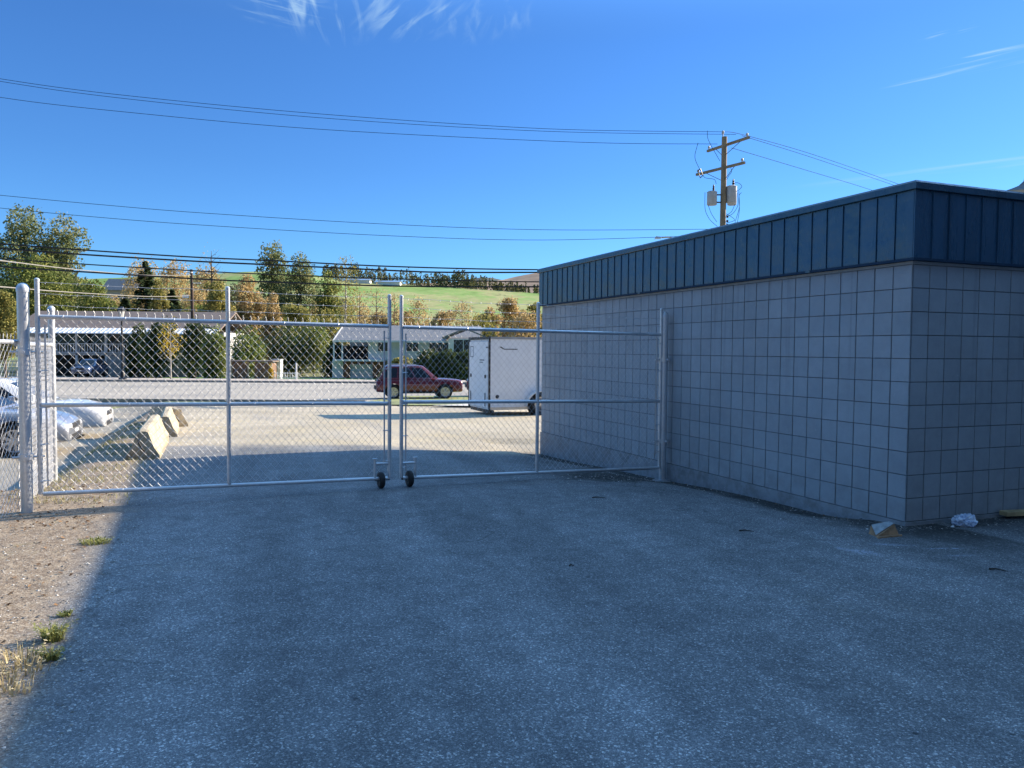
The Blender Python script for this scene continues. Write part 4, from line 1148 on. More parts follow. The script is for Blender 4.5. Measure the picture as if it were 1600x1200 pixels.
while x < W_h+.4: b.box((x, -.85, ze+.05), (.05, 1.34, .05), Matrix.Translation((x, -.85, ze+.05)) @ Matrix.Rotation(math.atan2(.52, 1.3), 4, 'X') @ Matrix.Translation((-x, .85, -ze-.05))); x += .45
b.build('awning', M['white'], lh)
def xx(px): return X_at(px, D)-hx0
b = MB(); b.box(((xx(60)+xx(250))/2, .45, zd), (xx(250)-xx(60), 1.3, .22)); b.build('balcony', M['stucco_grey'], lh)
b = MB(); x = xx(60)
while x < xx(250): b.box((x, -.15, zd+.55), (.07, .05, .85)); x += .28
b.box(((xx(60)+xx(250))/2, -.15, zd+1.02), (xx(250)-xx(60), .08, .08)); b.box(((xx(60)+xx(250))/2, -.15, zd+.16), (xx(250)-xx(60), .06, .06)); b.build('railing', M['white_rough'], lh)
for px in (60, 121, 167, 227):
    b = MB(); b.box((xx(px), -.1, ze/2), (.2, .2, ze)); b.build('post', M['white_rough'], lh)
# porch glass, and dark panels painting the shade inside the carport
b = MB(); b.box(((xx(62)+xx(164))/2, 1.13, (zd+ze)/2), (xx(164)-xx(62), .1, ze-zd-.5)); b.box(((xx(170)+xx(226))/2, 1.13, (zd+ze)/2), (xx(226)-xx(170)-1, .1, ze-zd-.7)); b.build('porch_window', M['glass'], lh)
b = MB(); b.box(((xx(62)+xx(130))/2, 1.12, zd/2), (xx(130)-xx(62), .1, zd-.25)); b.box(((xx(142)+xx(164))/2, 1.12, zd/2), (xx(164)-xx(142), .1, zd-.35)); b.build('carport_shade', M['shade_in'], lh)
b = MB(); b.box(((xx(168)+xx(237))/2, -.05, zd/2-.05), (xx(237)-xx(168), .14, zd-.2))
for px in (182, 197, 213, 225): b.box((xx(px), -.13, zd/2-.05), (.06, .03, zd-.3))
b.build('cladding', M['stucco_grey'], lh)
for px in (262, 300, 335):
    window(lh, xx(px), (zd+ze)/2+.1, 1.8, 1.1, 1.1)
# white house
D = 80.0
hx0, hx1 = X_at(533, D), X_at(742, D); zg = gz(0, D)
rh = thing('house', (hx0, D, zg), 0, 'two storey white house with a grey gabled roof and a garage door', 'house', 'houses across the road')
def xx(px): return X_at(px, D)-hx0
def zz(px, py): return Z_at(px, py, D)-zg
ze = zz(600, 532); zr_ = zz(600, 517)+.55; W_h = hx1-hx0; dep = 8.5; zd = zz(570, 563)
b = MB(); b.box(((xx(575)+W_h)/2, dep/2, (ze+zd)/2), (W_h-xx(575), dep, ze-zd)); b.box((W_h/2, dep/2+.8, zd/2-.1), (W_h, dep-1.6, zd+.2)); b.box((xx(556), dep/2+2, (ze+zd)/2), (xx(590)-xx(533)-.8, dep-4, ze-zd)); b.build('wall', M['white_rough'], rh)
b = MB(); gable_roof(b, xx(531), W_h, -.3, dep, ze, zr_, .45, .14); b.build('roof', M['shingle_grey'], rh, fix=True)
b = MB(); b.box(((xx(527)+W_h)/2, -.82, ze-.10), (W_h-xx(527)+.6, .08, .2)); b.build('gutter', M['white_rough'], rh)
# gable boards at the left end
b = MB(); ym = (dep-.3)/2
for (ya, za, yb, zb_) in ((-.78, ze-.28, ym, zr_-.05), (dep+.45, ze-.28, ym, zr_-.05)):
    b.hexa([Vector(v) for v in [(xx(531)-.56, ya, za), (xx(531)-.46, ya, za), (xx(531)-.46, yb, zb_), (xx(531)-.56, yb, zb_)]]+[Vector(v)+Vector((0, 0, .28)) for v in [(xx(531)-.56, ya, za), (xx(531)-.46, ya, za), (xx(531)-.46, yb, zb_), (xx(531)-.56, yb, zb_)]])
b.build('bargeboard', M['white'], rh, fix=True)
window(rh, xx(599), zz(599, 541), 1.1, 1.0, 0); window(rh, xx(644), zz(644, 541), 1.2, 1.0, 0); window(rh, xx(686), zz(686, 545), 2.0, 1.7, 0, mull=2)
b = MB(); b.box(((xx(523)+xx(602))/2, -.1, zd), (xx(602)-xx(523), 1.7, .18)); b.build('balcony', M['white_rough'], rh)
for px in (524, 537):
    b = MB(); b.box((xx(px), -.7, (zd+ze)/2), (.14, .14, ze-zd)); b.build('post', M['white_rough'], rh)
b = MB(); b.box(((xx(525)+xx(573))/2, 1.9, (zd+ze)/2-.3), (xx(573)-xx(525), .1, 1.5)); b.build('porch_shade', M['shade_in'], rh)  # dark sheet painting the shade inside the porch
b = MB(); b.box(((xx(538)+xx(547))/2, -.06, zd/2), (xx(547)-xx(538), .5, zd-.1)); b.box(((xx(583)+xx(602))/2, -.06, zd/2), (xx(602)-xx(583), .5, zd-.1)); b.box(((xx(547)+xx(583))/2, -.06, zd-.22), (xx(583)-xx(547), .5, .3)); b.build('brick_surround', M['brick'], rh)
gd = MB()
for k in range(4): gd.box((xx(565), -.02, (zd-.42)*(k+.5)/4), (xx(583)-xx(547), .12, (zd-.42)/4-.03))
gd.build('garage_door', M['white'], rh)
b = MB(); b.box((xx(528), .5, zd/2), (xx(537)-xx(523)+.2, 1.4, zd-.1)); b.build('side_wall', M['white_rough'], rh)
# neighbouring gabled annex nearer the trailer
b = MB(); xa, xb = xx(700), xx(760); b.box(((xa+xb)/2, -1.8, (zz(720, 530))/2), (xb-xa-.6, 3.4, zz(720, 530))); b.build('wall', M['white_rough'], rh)
b = MB(); gable_roof(b, xa, xb, -3.4, 0, zz(705, 528), zz(733, 516), .3, .14, axis='y'); b.build('roof', M['shingle_grey'], rh, fix=True)
window(rh, xx(727), zz(727, 543), 1.9, 1.5, -3.5)

# wooden bin enclosure, white cabinet, small pole, hydro things
D = 68.0
def ground_box(px0, px1, py_top, D, dep): 
    x0, x1 = X_at(px0, D), X_at(px1, D); z0 = gz(0, D); return x0, x1, z0, Z_at((px0+px1)/2, py_top, D)-z0
x0, x1, z0, h = ground_box(362, 424, 564, D, 2)
t = thing('bin_enclosure', (x0, D, z0+.1), 0, 'brown timber bin enclosure with a flat top across the road', 'enclosure')
b = MB(); n = 14
for k in range(n):
    if k in (6, 7): continue
    b.box(((k+.5)*(x1-x0)/n, 0, h/2-.1), ((x1-x0)/n-.02, .05, h-.25))
b.box((.05, 1, h/2-.1), (.08, 2, h-.2)); b.box((x1-x0-.05, 1, h/2-.1), (.08, 2, h-.2)); b.build('plank_wall', M['wood_brown'], t)
b = MB(); b.box(((x1-x0)/2, .9, h-.12), (x1-x0+.4, 2.4, .12)); b.build('flat_roof', M['shingle_brown'], t)
for k in (0, .42, 1):
    b = MB(); b.box((k*(x1-x0), -.06, h/2-.1), (.12, .08, h-.1)); b.build('post', M['conc'], t)
x0, x1, z0, h = ground_box(427, 440, 562, 70, 1)
t = thing('utility_cabinet', ((x0+x1)/2, 70, z0), 0, 'white cabinet standing right of the brown timber enclosure', 'cabinet')
b = MB(); b.box((0, 0, h/2), (x1-x0, .7, h)); b.build('cabinet_body', M['white_rough'], t)
b = MB(); b.box((0, -.365, h/2), (x1-x0-.12, .02, h-.2)); b.box((0, -.01, h+.03), (x1-x0+.08, .8, .05)); b.build('cabinet_door', M['white'], t)
p = at(463, 596, 66); t = thing('bollard', (p.x, 66, gz(0, 66)+.1), 0, 'thin pale marker post standing at the edge of the lawn', 'post')
b = MB(); b.tube([(0, 0, 0), (0, 0, 1.35)], .07, 10); b.build('shaft', M['white'], t, smooth=True)
b = MB(); b.lathe([(.09, 1.33), (.09, 1.40), (.02, 1.45), (.0005, 1.452)], n=12); b.build('cap', M['white'], t)
# low picket rail near the lawn
t = thing('low_fence', (X_at(425, 67), 67, gz(0, 67)+.05), 0, 'low white wire fence along the lawn edge', 'fence')
b = MB(); x = 0
while x < 2.3: b.box((x, 0, .35), (.05, .03, .7)); x += .22
b.box((1.15, .03, .6), (2.4, .03, .05)); b.box((1.15, .03, .2), (2.4, .03, .05)); b.build('pickets', M['white_rough'], t)
# white post lamp by the hedge
p = at(665, 585, 70); t = thing('lamp_post', (p.x, 70, gz(0, 70)), 0, 'small white post lamp in front of the white house hedge', 'lamp')
h = at(665, 555, 70).z-gz(0, 70)
b = MB(); b.tube([(0, 0, 0), (0, 0, h)], .06, 8); b.build('shaft', M['white'], t)
b = MB(); b.lathe([(.08, h), (.2, h+.25), (.24, h+.3), (.0005, h+.42)], n=10); b.build('lantern', M['white'], t)

# ------------------------------------------------------------------ ornamental street lamp
D = 63.2; zg = gz(0, D)+.15; x = X_at(191, D); h = Z_at(191, 479, D)-zg
t = thing('street_lamp', (x, D, zg), 0, 'black ornamental street lamp with a lantern head on the far pavement', 'street lamp')
b = MB(); b.lathe([(.30, 0), (.30, .10), (.20, .16), (.17, .5), (.12, .6), (.10, .7), (.075, h*.5), (.07, h-1.1), (.12, h-1.05), (.10, h-.95), (.0005, h-.95)], n=14); b.build('shaft', M['black_iron'], t, smooth=True)
b = MB(); b.lathe([(.14, h-.95), (.26, h-.32)], n=8); b.build('lantern', M['lamp_glass'], t)
b = MB(); b.lathe([(.34, h-.34), (.34, h-.28), (.22, h-.14), (.10, h-.05), (.03, h), (.0005, h+.01)], n=8)
for k in range(4):
    a = k*math.pi/2+.4; b.tube([(.145*math.cos(a), .145*math.sin(a), h-.95), (.265*math.cos(a), .265*math.sin(a), h-.32)], .015, 4)
b.build('lantern_roof', M['black_iron'], t)
b = MB(); b.tube([(-.0, 0, h-.32), (-.9, 0, h-.26)], .025, 6); b.build('banner_arm', M['black_iron'], t)

# ------------------------------------------------------------------ utility poles and wires
UD = 40.0
def upole(px, ybase_z, ytop, D, label):
    top = at(px, ytop, D); x = top.x; zg = gz(x, D)
    t = thing('utility_pole', (x, D, zg), 0, label, 'utility pole', 'utility poles')
    h = top.z-zg
    b = MB(); b.tube([(0, 0, -.3), (0, 0, h*.5), (0, 0, h)], [.17, .155, .135], 14); b.build('pole', M['wood_pole'], t, smooth=True)
    return t, h, zg
t, h, zg = upole(1132, 0, 214, UD, 'tall wooden utility pole with crossarms and transformers rising behind the building')
s = UD/F_PX  # metres per pixel
def PX(dx_, dy_): return Vector((dx_*s, 0, h+(-(dy_))*s))    # offset in photo pixels from the pole top
# crossarms seen obliquely
for (x0_, y0_, x1_, y1_, dd) in ((-14, 18, 28, 1, 1.6), (-31, 56, 22, 38, 1.6)):
    b = MB(); A = PX(x0_, y0_)+Vector((0, -.10, 0)); B = PX(x1_, y1_)+Vector((0, -.10, 0))
    # crossarms run obliquely in plan; keep them level
    zc = (A.z+B.z)/2; L_arm = 1.25; ang = .0
    A = Vector((x0_*s, dd, zc)); B = Vector((x1_*s, -dd*.7, zc))
    d = (B-A).normalized(); sd_ = Vector((d.y, -d.x, 0))*.055
    up = Vector((0, 0, .06))
    b.hexa([A-sd_-up, B-sd_-up, B+sd_-up, A+sd_-up, A-sd_+up, B-sd_+up, B+sd_+up, A+sd_+up])
    arm = b.build('crossarm', M['wood_pole'], t, fix=True)
    b = MB()
    b.tube([A+(B-A)*.22-up, Vector((0, .12, zc-.65))], .015, 6); b.tube([A+(B-A)*.80-up, Vector((0, -.10, zc-.65))], .015, 6)
    b.build('brace', M['steel_dark'], arm)
    for f in (.04, .95):
        q = A+(B-A)*f
        b = MB(); b.lathe([(.03, .06), (.03, .12), (.075, .13), (.05, .17), (.07, .18), (.045, .24), (.0005, .26)], Matrix.Translation(q), 10); b.build('insulator', M['transf'], arm, smooth=True)
b = MB(); b.lathe([(.03, h-.02), (.03, h+.16), (.08, h+.18), (.05, h+.22), (.075, h+.25), (.04, h+.32), (.0005, h+.33)], Matrix.Translation((-.08, 0, 0)), 10); b.build('insulator', M['transf'], t, smooth=True)
# transformers: cans with bushings
def can(cx, cy, ztop, zbot, r, yoff):
    b = MB(); p = Matrix.Translation((cx, yoff, 0))
    b.lathe([(.0005, zbot-.02), (r*.9, zbot), (r, zbot+.03), (r, ztop-.06), (r*1.04, ztop-.05), (r*1.04, ztop-.02), (r*.7, ztop+.03), (.0005, ztop+.05)], p, 20)
    o = b.build('transformer', M['transf'], t, smooth=True)
    b = MB()
    b.lathe([(.035, ztop), (.07, ztop+.05), (.04, ztop+.10), (.07, ztop+.14), (.035, ztop+.2), (.055, ztop+.24), (.02, ztop+.36), (.0005, ztop+.38)], Matrix.Translation((cx+r*.3, yoff, 0)), 10)
    b.build('bushing', M['steel_dark'], o, smooth=True)
    b = MB(); b.box((cx*.5, yoff*.5, ztop-.15), (abs(cx), .06, .06)); b.box((cx*.5, yoff*.5, zbot+.15), (abs(cx), .06, .06)); b.build('bracket', M['steel_dark'], o)
def pz(py): return Z_at(1132, py, UD)-zg
can(-18*s, 0, pz(300), pz(321), 8.0*s*.95, -.05); can(12.5*s, 0, pz(291), pz(317), 8.0*s, .0)
can(17*s, 0, pz(292), pz(318), 7.0*s, .42)
# drop leads and dead-end loops
b = MB()
def loop(p):
    pts = [Vector((x_*s, -.2, pz(y_))) for x_, y_ in p]
    out = []
    for i in range(len(pts)-1):
        for k in range(5): out.append(pts[i].lerp(pts[i+1], k/5))
    out.append(pts[-1])
    # soften
    for _ in range(3): out = [out[0]]+[(out[i-1]+out[i]*2+out[i+1])/4 for i in range(1, len(out)-1)]+[out[-1]]
    b.tube(out, .012, 5)
loop([(-28, 206), (-28, 219), (-8, 253)]); loop([(-42, 225), (-48, 248), (-38, 268), (-34, 272)])
loop([(-36, 268), (-32, 280), (-15, 281), (-13, 289)]); loop([(-30, 302), (-30, 330), (-22, 345), (-10, 355)]); loop([(-25, 321), (-20, 335), (-11, 348)])
loop([(16, 321), (12, 332), (3, 338)]); loop([(20, 302), (22, 322), (14, 335), (4, 340)]); loop([(22, 300), (24, 325), (18, 345), (16, 352)]); loop([(26, 302), (22, 306), (24, 330), (20, 352)])
loop([(12, 288), (20, 286), (28, 292), (20, 300), (16, 300)]); loop([(8, 260), (11, 270), (6, 276), (3, 282)])
loop([(3, 335), (12, 340), (18, 345), (10, 348), (3, 350)])
b.build('lead_wires', M['cable_grey'], t, smooth=True)
b = MB()
q = [Vector((x_*s, -.25, pz(y_))) for x_, y_ in ((-42, 269), (-38, 266), (-34, 276), (-38, 280))]
b.tube(q+[q[0]], .03, 5); b.build('fuse_cutout', M['steel_dark'], t)
for y_ in (339, 346, 352):
    b = MB(); b.lathe([(.02, -.06), (.06, -.04), (.06, .04), (.02, .06)], Matrix.Translation((.20, -.1, pz(y_))), 8); b.build('spool_insulator', M['steel_dark'], t)
ZTOP = h+zg
t2, h2, zg2 = upole(-160, 0, 135, 36.0, 'wooden utility pole left of the picture carrying the same wires')

def spline(pts, n=10):
    out = []
    P = [pts[0]]+pts+[pts[-1]]
    for i in range(1, len(P)-2):
        for k in range(n):
            u = k/n; a, b_, c, d = P[i-1], P[i], P[i+1], P[i+2]
            out.append(.5*((2*b_)+(-a+c)*u+(2*a-5*b_+4*c-d)*u*u+(-a+3*b_-3*c+d)*u**3))
    out.append(pts[-1]); return out
def wire(name, label, pix, r, mat, group, d0=36.5, d1=40.0, x0=0, x1=1132, jog=0.0):
    pts = []
    for px, py in pix:
        D_ = lerp(d0, d1, (px-x0)/(x1-x0)); pts.append(at(px, py, D_))
    b = MB(); b.tube(spline(pts), r, 6); o = b.build(name, mat, smooth=True)
    return setp(o, label, 'wire', group)
G1 = 'thin wires high across the sky'; G2 = 'thick black cables across the hill'
wire('power_line', 'highest thin power wire crossing the sky to the tip of the utility pole', [(-165, 93), (0, 123), (186, 148), (500, 178), (850, 201), (1129, 206)], .011, M['cable_grey'], G1)
wire('power_line', 'thin power wire running just under the highest one to the pole top', [(-165, 96), (0, 127), (186, 153), (500, 184), (850, 205), (1150, 210)], .011, M['cable_grey'], G1, 37.5, 41)
wire('power_line', 'third thin power wire from the top, ending on the left tip of the upper crossarm', [(-165, 121), (0, 152), (186, 174), (500, 202), (900, 222), (1121, 225)], .011, M['cable_grey'], G1, 35.5, 38.6)
wire('power_line', 'upper one of the two wires that cross just above the tall trees on the left', [(-165, 288), (0, 305), (160, 320), (320, 333), (600, 350), (850, 359), (1124, 358)], .012, M['cable_grey'], G1)
wire('power_line', 'lower one of the two wires that cross through the tops of the tall trees', [(-165, 306), (0, 325), (160, 340), (320, 352), (600, 368), (850, 375), (1126, 367)], .012, M['cable_grey'], G1)
wire('cable', 'topmost thick black cable crossing in front of the trees', [(-165, 369), (0, 381), (150, 392), (300, 401.6), (430, 407.5), (620, 416.6), (848, 421.5), (1128, 420)], .036, M['cable'], G2)
wire('cable', 'second thick black cable from the top', [(-165, 374), (0, 388), (150, 399), (320, 409), (430, 414), (620, 423), (700, 425.5), (848, 425.5), (1128, 424)], .042, M['cable'], G2)
wire('cable', 'third thick black cable from the top', [(-165, 391), (0, 404), (150, 414), (320, 424), (430, 429), (620, 436), (848, 440.5), (1128, 440)], .030, M['cable'], G2)
wire('cable', 'lowest thick black cable, just above the gate', [(-165, 402), (0, 416.4), (150, 426), (320, 436.5), (430, 441), (620, 447), (848, 448), (1128, 444)], .040, M['cable'], G2)
wire('service_wire', 'pale service wire running just above the lowest black cable to the dark pole', [(-165, 391), (0, 407), (90, 418), (160, 425), (230, 430), (298, 430)], .03, M['cable_white'], 'pale service wires', 37, 74, 0, 298)
wire('service_wire', 'pale service wire passing behind the top of the thick gate post', [(-165, 439), (0, 448), (100, 456), (200, 462), (250, 463.5), (297, 462)], .03, M['cable_white'], 'pale service wires', 37, 74, 0, 298)
for (pix, lab) in (([(1133, 206), (1159, 210), (1250, 235), (1340, 265), (1430, 297), (1520, 328)], 'upper wire sloping down from the utility pole to the right'),
                   ([(1159, 212), (1250, 240), (1340, 270), (1430, 301), (1520, 333)], 'middle wire sloping down from the utility pole to the right'),
                   ([(1143, 231), (1250, 263), (1340, 290), (1400, 310), (1520, 350)], 'lowest wire sloping down from the utility pole to the right')):
    wire('power_line', lab, pix, .012, M['cable_grey'], 'wires on the right of the pole', 40, 62, 1132, 1520)
# dark pole by the houses
D = 75.0; p = at(299, 421, D); zg = gz(p.x, D)
t = thing('utility_pole', (p.x, D, zg), 0, 'slim dark pole rising among the brown trees behind the left house', 'utility pole', 'utility poles')
b = MB(); b.tube([(.15, 0, -.2), (0, 0, p.z-zg)], [.20, .13], 10); b.build('pole', M['wood_pole_dark'], t, smooth=True)
b = MB(); b.box((-.1, -.2, p.z-zg-.3), (.5, .15, .1)); b.box((.5, 0, p.z-zg-1.3), (.8, .1, .08)); b.box((-.5, -.2, p.z-zg-2.6), (.5, .3, .3)); b.build('bracket', M['white_rough'], t)
# cobra street lamp peeking over the roof
D = 45.0; a = at(1065, 376, D); zg = gz(a.x, D)
t = thing('street_lamp', (at(1135, 400, D).x, D, zg), 0, 'cobra head street lamp arm showing just over the roof left of the utility pole', 'street lamp')
ox = at(1135, 400, D).x
def Q(px, py): q = at(px, py, D); return Vector((q.x-ox, 0, q.z-zg))
b = MB(); b.tube([(0, 0, 0), (0, 0, Q(1135, 395).z)], .09, 10); b.tube([Q(1135, 395), Q(1100, 385), Q(1065, 375), Q(1045, 370.5), Q(1033, 371)], .05, 8); b.build('pole', M['galv'], t, smooth=True)
b = MB(); q = Q(1028, 372); b.hexa([q+Vector(v) for v in [(-.2, -.12, -.06), (.16, -.12, -.04), (.16, .12, -.04), (-.2, .12, -.06), (-.12, -.06, .1), (.16, -.06, .07), (.16, .06, .07), (-.12, .06, .1)]]); b.build('lamp_head', M['white'], t, fix=True)

# building behind the roof at the right edge (only its corner shows)
D = 60.0
q0 = at(1571, 298, D)
t = thing('tower', (q0.x, D, 0), -math.atan2(q0.x, D), 'corner of a taller building with a steep flared roof at the right edge', 'building')
zt = q0.z
b = MB(); b.box((6.0, 5.8, (zt-.7-1.5)/2), (11.4, 11.4, zt-.7+1.5)); b.build('wall', simple('cream_stucco', (.55, .48, .36), .8), t)
b = MB(); b.box((6.0, 6.0, zt-.35), (12.0, 12.0, .68)); b.build('cornice', simple('tan_cornice', (.45, .38, .27), .8), t)
b = MB()
rg = [(0, 6.0), (.25, 5.5), (.45, 5.15), (.8, 4.85), (1.8, 4.6), (3.5, 4.3), (9, 3.4)]
for i in range(len(rg)-1):
    (za, ra), (zb_, rb) = rg[i], rg[i+1]
    va = [(6+sx*ra, 6+sy*ra, zt+za) for sx, sy in ((-1, -1), (1, -1), (1, 1), (-1, 1))]; vb = [(6+sx*rb, 6+sy*rb, zt+zb_) for sx, sy in ((-1, -1), (1, -1), (1, 1), (-1, 1))]
    b.hexa([Vector(v) for v in va]+[Vector(v) for v in vb])
b.build('roof', M['shingle_grey'], t, fix=True)

# ------------------------------------------------------------------ trees
def limbs(b, h, r0, spread, n, start=.3, lean=(0, 0), rng=random, curve=.3, sub=0, up=1.0):
    pts = [Vector((lean[0]*t_*t_, lean[1]*t_, h*t_)) for t_ in (0, .25, .5, .75, 1)]
    b.tube(pts, [r0, r0*.8, r0*.6, r0*.35, r0*.1], 7)
    tips = []
    for k in range(n):
        t_ = lerp(start, .95, (k+rng.random())/n); base = Vector((lean[0]*t_*t_, lean[1]*t_, h*t_)); a = rng.uniform(0, 6.283)
        ln = spread*lerp(1.0, .35, t_)*rng.uniform(.7, 1.15)
        e = base+Vector((math.cos(a)*ln, math.sin(a)*ln, ln*up*rng.uniform(.5, 1.1)))
        m = base.lerp(e, .5)+Vector((0, 0, -.12*ln*curve))
        rr = r0*lerp(.45, .12, t_)
        b.tube([base, m, e], [rr, rr*.6, rr*.2], 5)
        tips.append((base, m, e))
        for j in range(sub):
            f = rng.uniform(.35, 1); q = m.lerp(e, f); a2 = a+rng.uniform(-1.2, 1.2); l2 = ln*rng.uniform(.2, .45)
            e2 = q+Vector((math.cos(a2)*l2, math.sin(a2)*l2, l2*rng.uniform(.4, 1.2)))
            b.tube([q, e2], [rr*.35, rr*.1], 4)
    return tips
def leafcloud(b, blobs, n, size, rng, flat=.0):
    # leaf cards in lumpy shells: each blob (centre, radii)
    tot = sum(r.x*r.y*r.z for c, r in blobs)**1.0
    for c, r in blobs:
        k = int(n*(r.x*r.y*r.z)/tot)+1
        for _ in range(k):
            while True:
                v = Vector((rng.uniform(-1, 1), rng.uniform(-1, 1), rng.uniform(-1, 1)))
                l = v.length
                if .05 < l < 1 and (l > .55 or rng.random() < .35): break
            lump = 1+.42*noise.noise(v*2.3+c*.7)+.18*noise.noise(v*6+c)
            if noise.noise(v*3.1+c*1.3+Vector((9, 0, 0))) < -.28: continue
            p = c+Vector((v.x*r.x, v.y*r.y, v.z*r.z))*lump
            s = size*rng.uniform(.55, 1.35)
            a = Vector((rng.gauss(0, 1), rng.gauss(0, 1), rng.gauss(0, 1))).normalized(); q = a.cross(Vector((rng.gauss(0, 1), rng.gauss(0, 1), rng.gauss(0, 1)))).normalized()
            o = len(b.v)
            b.v += [tuple(p-a*s*.5), tuple(p+q*s*.32), tuple(p+a*s*.5), tuple(p-q*s*.32+a*s*.1)]
            b.f.append([o, o+1, o+2, o+3]); b.c.append(.5); b.mi.append(0)
M['leaf_green'] = mat_leaf('green_leaves', [(.075, .11, .03), (.14, .19, .05), (.24, .27, .075), (.36, .33, .10)])
M['leaf_dark'] = mat_leaf('dark_leaves', [(.03, .045, .02), (.055, .085, .03), (.10, .13, .04), (.17, .18, .06)])
M['leaf_orange'] = mat_leaf('orange_leaves', [(.27, .24, .11), (.43, .34, .16), (.56, .41, .20), (.64, .50, .26)])
M['leaf_yellow'] = mat_leaf('yellow_leaves', [(.42, .30, .03), (.60, .42, .04), (.72, .50, .06)])
M['leaf_olive'] = mat_leaf('olive_leaves', [(.13, .15, .05), (.24, .24, .07), (.36, .32, .10), (.48, .38, .13)])
M['leaf_poplar'] = mat_leaf('poplar_leaves', [(.075, .11, .05), (.15, .19, .08), (.25, .27, .12), (.42, .36, .16)])
M['needle'] = mat_leaf('needles', [(.045, .07, .035), (.08, .12, .05), (.14, .17, .07)], .25)
TG = 'trees behind the houses'
def tree(name, label, pxc, ytop, ybase, D, wpx, mat, style='round', n=2600, leaf=None, seed=0, trunk='bark', group=TG, zbase=None):
    rng = random.Random(seed*13+5)
    s_ = D/F_PX; top = at(pxc, ytop, D); zg = gz(top.x, D) if D < 180 else hz(top.x, D)
    if zbase is not None: zg = zbase
    h = top.z-zg; w_ = wpx*s_/2
    t = thing(name, (top.x, D, zg), rng.uniform(0, .4), label, 'tree' if 'bush' not in name and 'hedge' not in name else ('hedge' if 'hedge' in name else 'bush'), group)
    cb = at(pxc, ybase, D).z-zg; cb = max(.0, cb)    # bottom of the crown
    leaf = (leaf or max(.16, s_*2.6))*.92; n = int(n*(4.0 if style in ('round', 'poplar') else 2.6 if style != 'bare' else 2.2))
    tb = MB(); limbs(tb, h*.93, max(.08, h*.016), w_*.85, 12 if style != 'bare' else 26, max(.12, cb/h), rng=rng, sub=2 if style == 'bare' else 1, up=1.1)
    if style != 'bare' or True: tb.build('trunk', M[trunk], t, smooth=True)
    ch = h-cb; blobs = []
    if style == 'round':
        blobs.append((Vector((0, 0, cb+ch*.5)), Vector((w_*.72, w_*.6, ch*.42))))
        for k in range(9):
            a = rng.uniform(0, 6.28); f = rng.uniform(.1, .95); rr = w_*math.sin(max(.25, f)*2.6)*.62
            blobs.append((Vector((math.cos(a)*rr, math.sin(a)*rr*.7, cb+ch*f)), Vector((1, .9, .9))*w_*rng.uniform(.24, .42)))
        blobs.append((Vector((rng.uniform(-.1, .1)*w_, 0, h-w_*.25)), Vector((.3, .3, .34))*w_))
    elif style == 'poplar':
        for k in range(16):
            f = k/15; a = rng.uniform(0, 6.28); rad = w_*(.5+.5*math.sin(math.pi*min(1, (f*.80+.12))))*rng.uniform(.85, 1.15)
            blobs.append((Vector((math.cos(a)*rad*.45, math.sin(a)*rad*.4, cb+ch*(.05+.86*f))), Vector((rad*.66, rad*.55, max(ch*.11, rad*.35)))))
    elif style == 'bush':
        for k in range(8):
            a = rng.uniform(0, 6.28); rr = w_*rng.uniform(.1, .62)
            blobs.append((Vector((math.cos(a)*rr, math.sin(a)*rr*.5, ch*rng.uniform(.22, .62))), Vector((w_*rng.uniform(.3, .45), w_*.35, ch*rng.uniform(.28, .40)))))
        blobs.append((Vector((0, 0, ch*.62)), Vector((w_*.5, w_*.4, ch*.38))))
    cm = MB()
    if style == 'conifer':
        tiers = 22
        for k in range(tiers):
            f = k/(tiers-1); z_ = lerp(cb+.02*ch, h*.97, f); rad = w_*(1-f)**.8+.06*w_
            m_ = max(4, int(8*(1-f))+3)
            for j in range(m_):
                a = rng.uniform(0, 6.28); ln = rad*rng.uniform(.75, 1.1)
                for q in range(max(3, int(n/(tiers*m_)))):
                    u = rng.random()**.55; p = Vector((math.cos(a)*ln*u, math.sin(a)*ln*u, z_-.30*ln*u+rng.uniform(-.03, .03)*ch))+Vector((rng.gauss(0, .12), rng.gauss(0, .12), rng.gauss(0, .08)))*rad
                    sl = leaf*rng.uniform(.6, 1.3); d_ = Vector((math.cos(a+rng.gauss(0, .5)), math.sin(a+rng.gauss(0, .5)), rng.uniform(-.6, .1))); e_ = Vector((-d_.y, d_.x, rng.uniform(-.6, .6)))
                    o = len(cm.v); cm.v += [tuple(p-d_*sl*.6), tuple(p+e_*sl*.3), tuple(p+d_*sl*.6), tuple(p-e_*sl*.3)]; cm.f.append([o, o+1, o+2, o+3]); cm.c.append(.5); cm.mi.append(0)
    elif style == 'bare':
        leafcloud(cm, [(Vector((0, 0, cb+ch*.55)), Vector((w_*.8, w_*.7, ch*.45)))], n*.30, leaf*.9, rng)
    else:
        leafcloud(cm, blobs, n, leaf, rng)
    cm.build('crown' if 'bush' not in name else 'foliage', M[mat], t)
    return t
# tall poplars on the left
tree('tall_tree', 'tall green and yellow tree at the left edge, its top the highest of all', 38, 320, 545, 98, 118, 'leaf_poplar', 'poplar', 5200, .36, 1)
tree('tall_tree', 'tall bushy green tree right beside the leftmost one', 104, 342, 560, 100, 104, 'leaf_poplar', 'poplar', 5200, .36, 2)
tree('tall_tree', 'broad green tree filling the lower left behind the tall ones', 62, 400, 570, 94, 150, 'leaf_green', 'round', 3600, .34, 3)
tree('leafy_tree', 'lower green tree with some yellow, behind the left house roof', 150, 440, 560, 92, 80, 'leaf_green', 'round', 2400, .32, 4)
tree('leafy_tree', 'yellow and green tree at the left edge behind the side fence', 6, 455, 575, 62, 62, 'leaf_olive', 'round', 2600, .22, 5)
tree('autumn_tree', 'wide orange brown tree behind the spruce, crossed by the cables', 222, 402, 520, 150, 78, 'leaf_orange', 'bare', 9000, .42, 6)
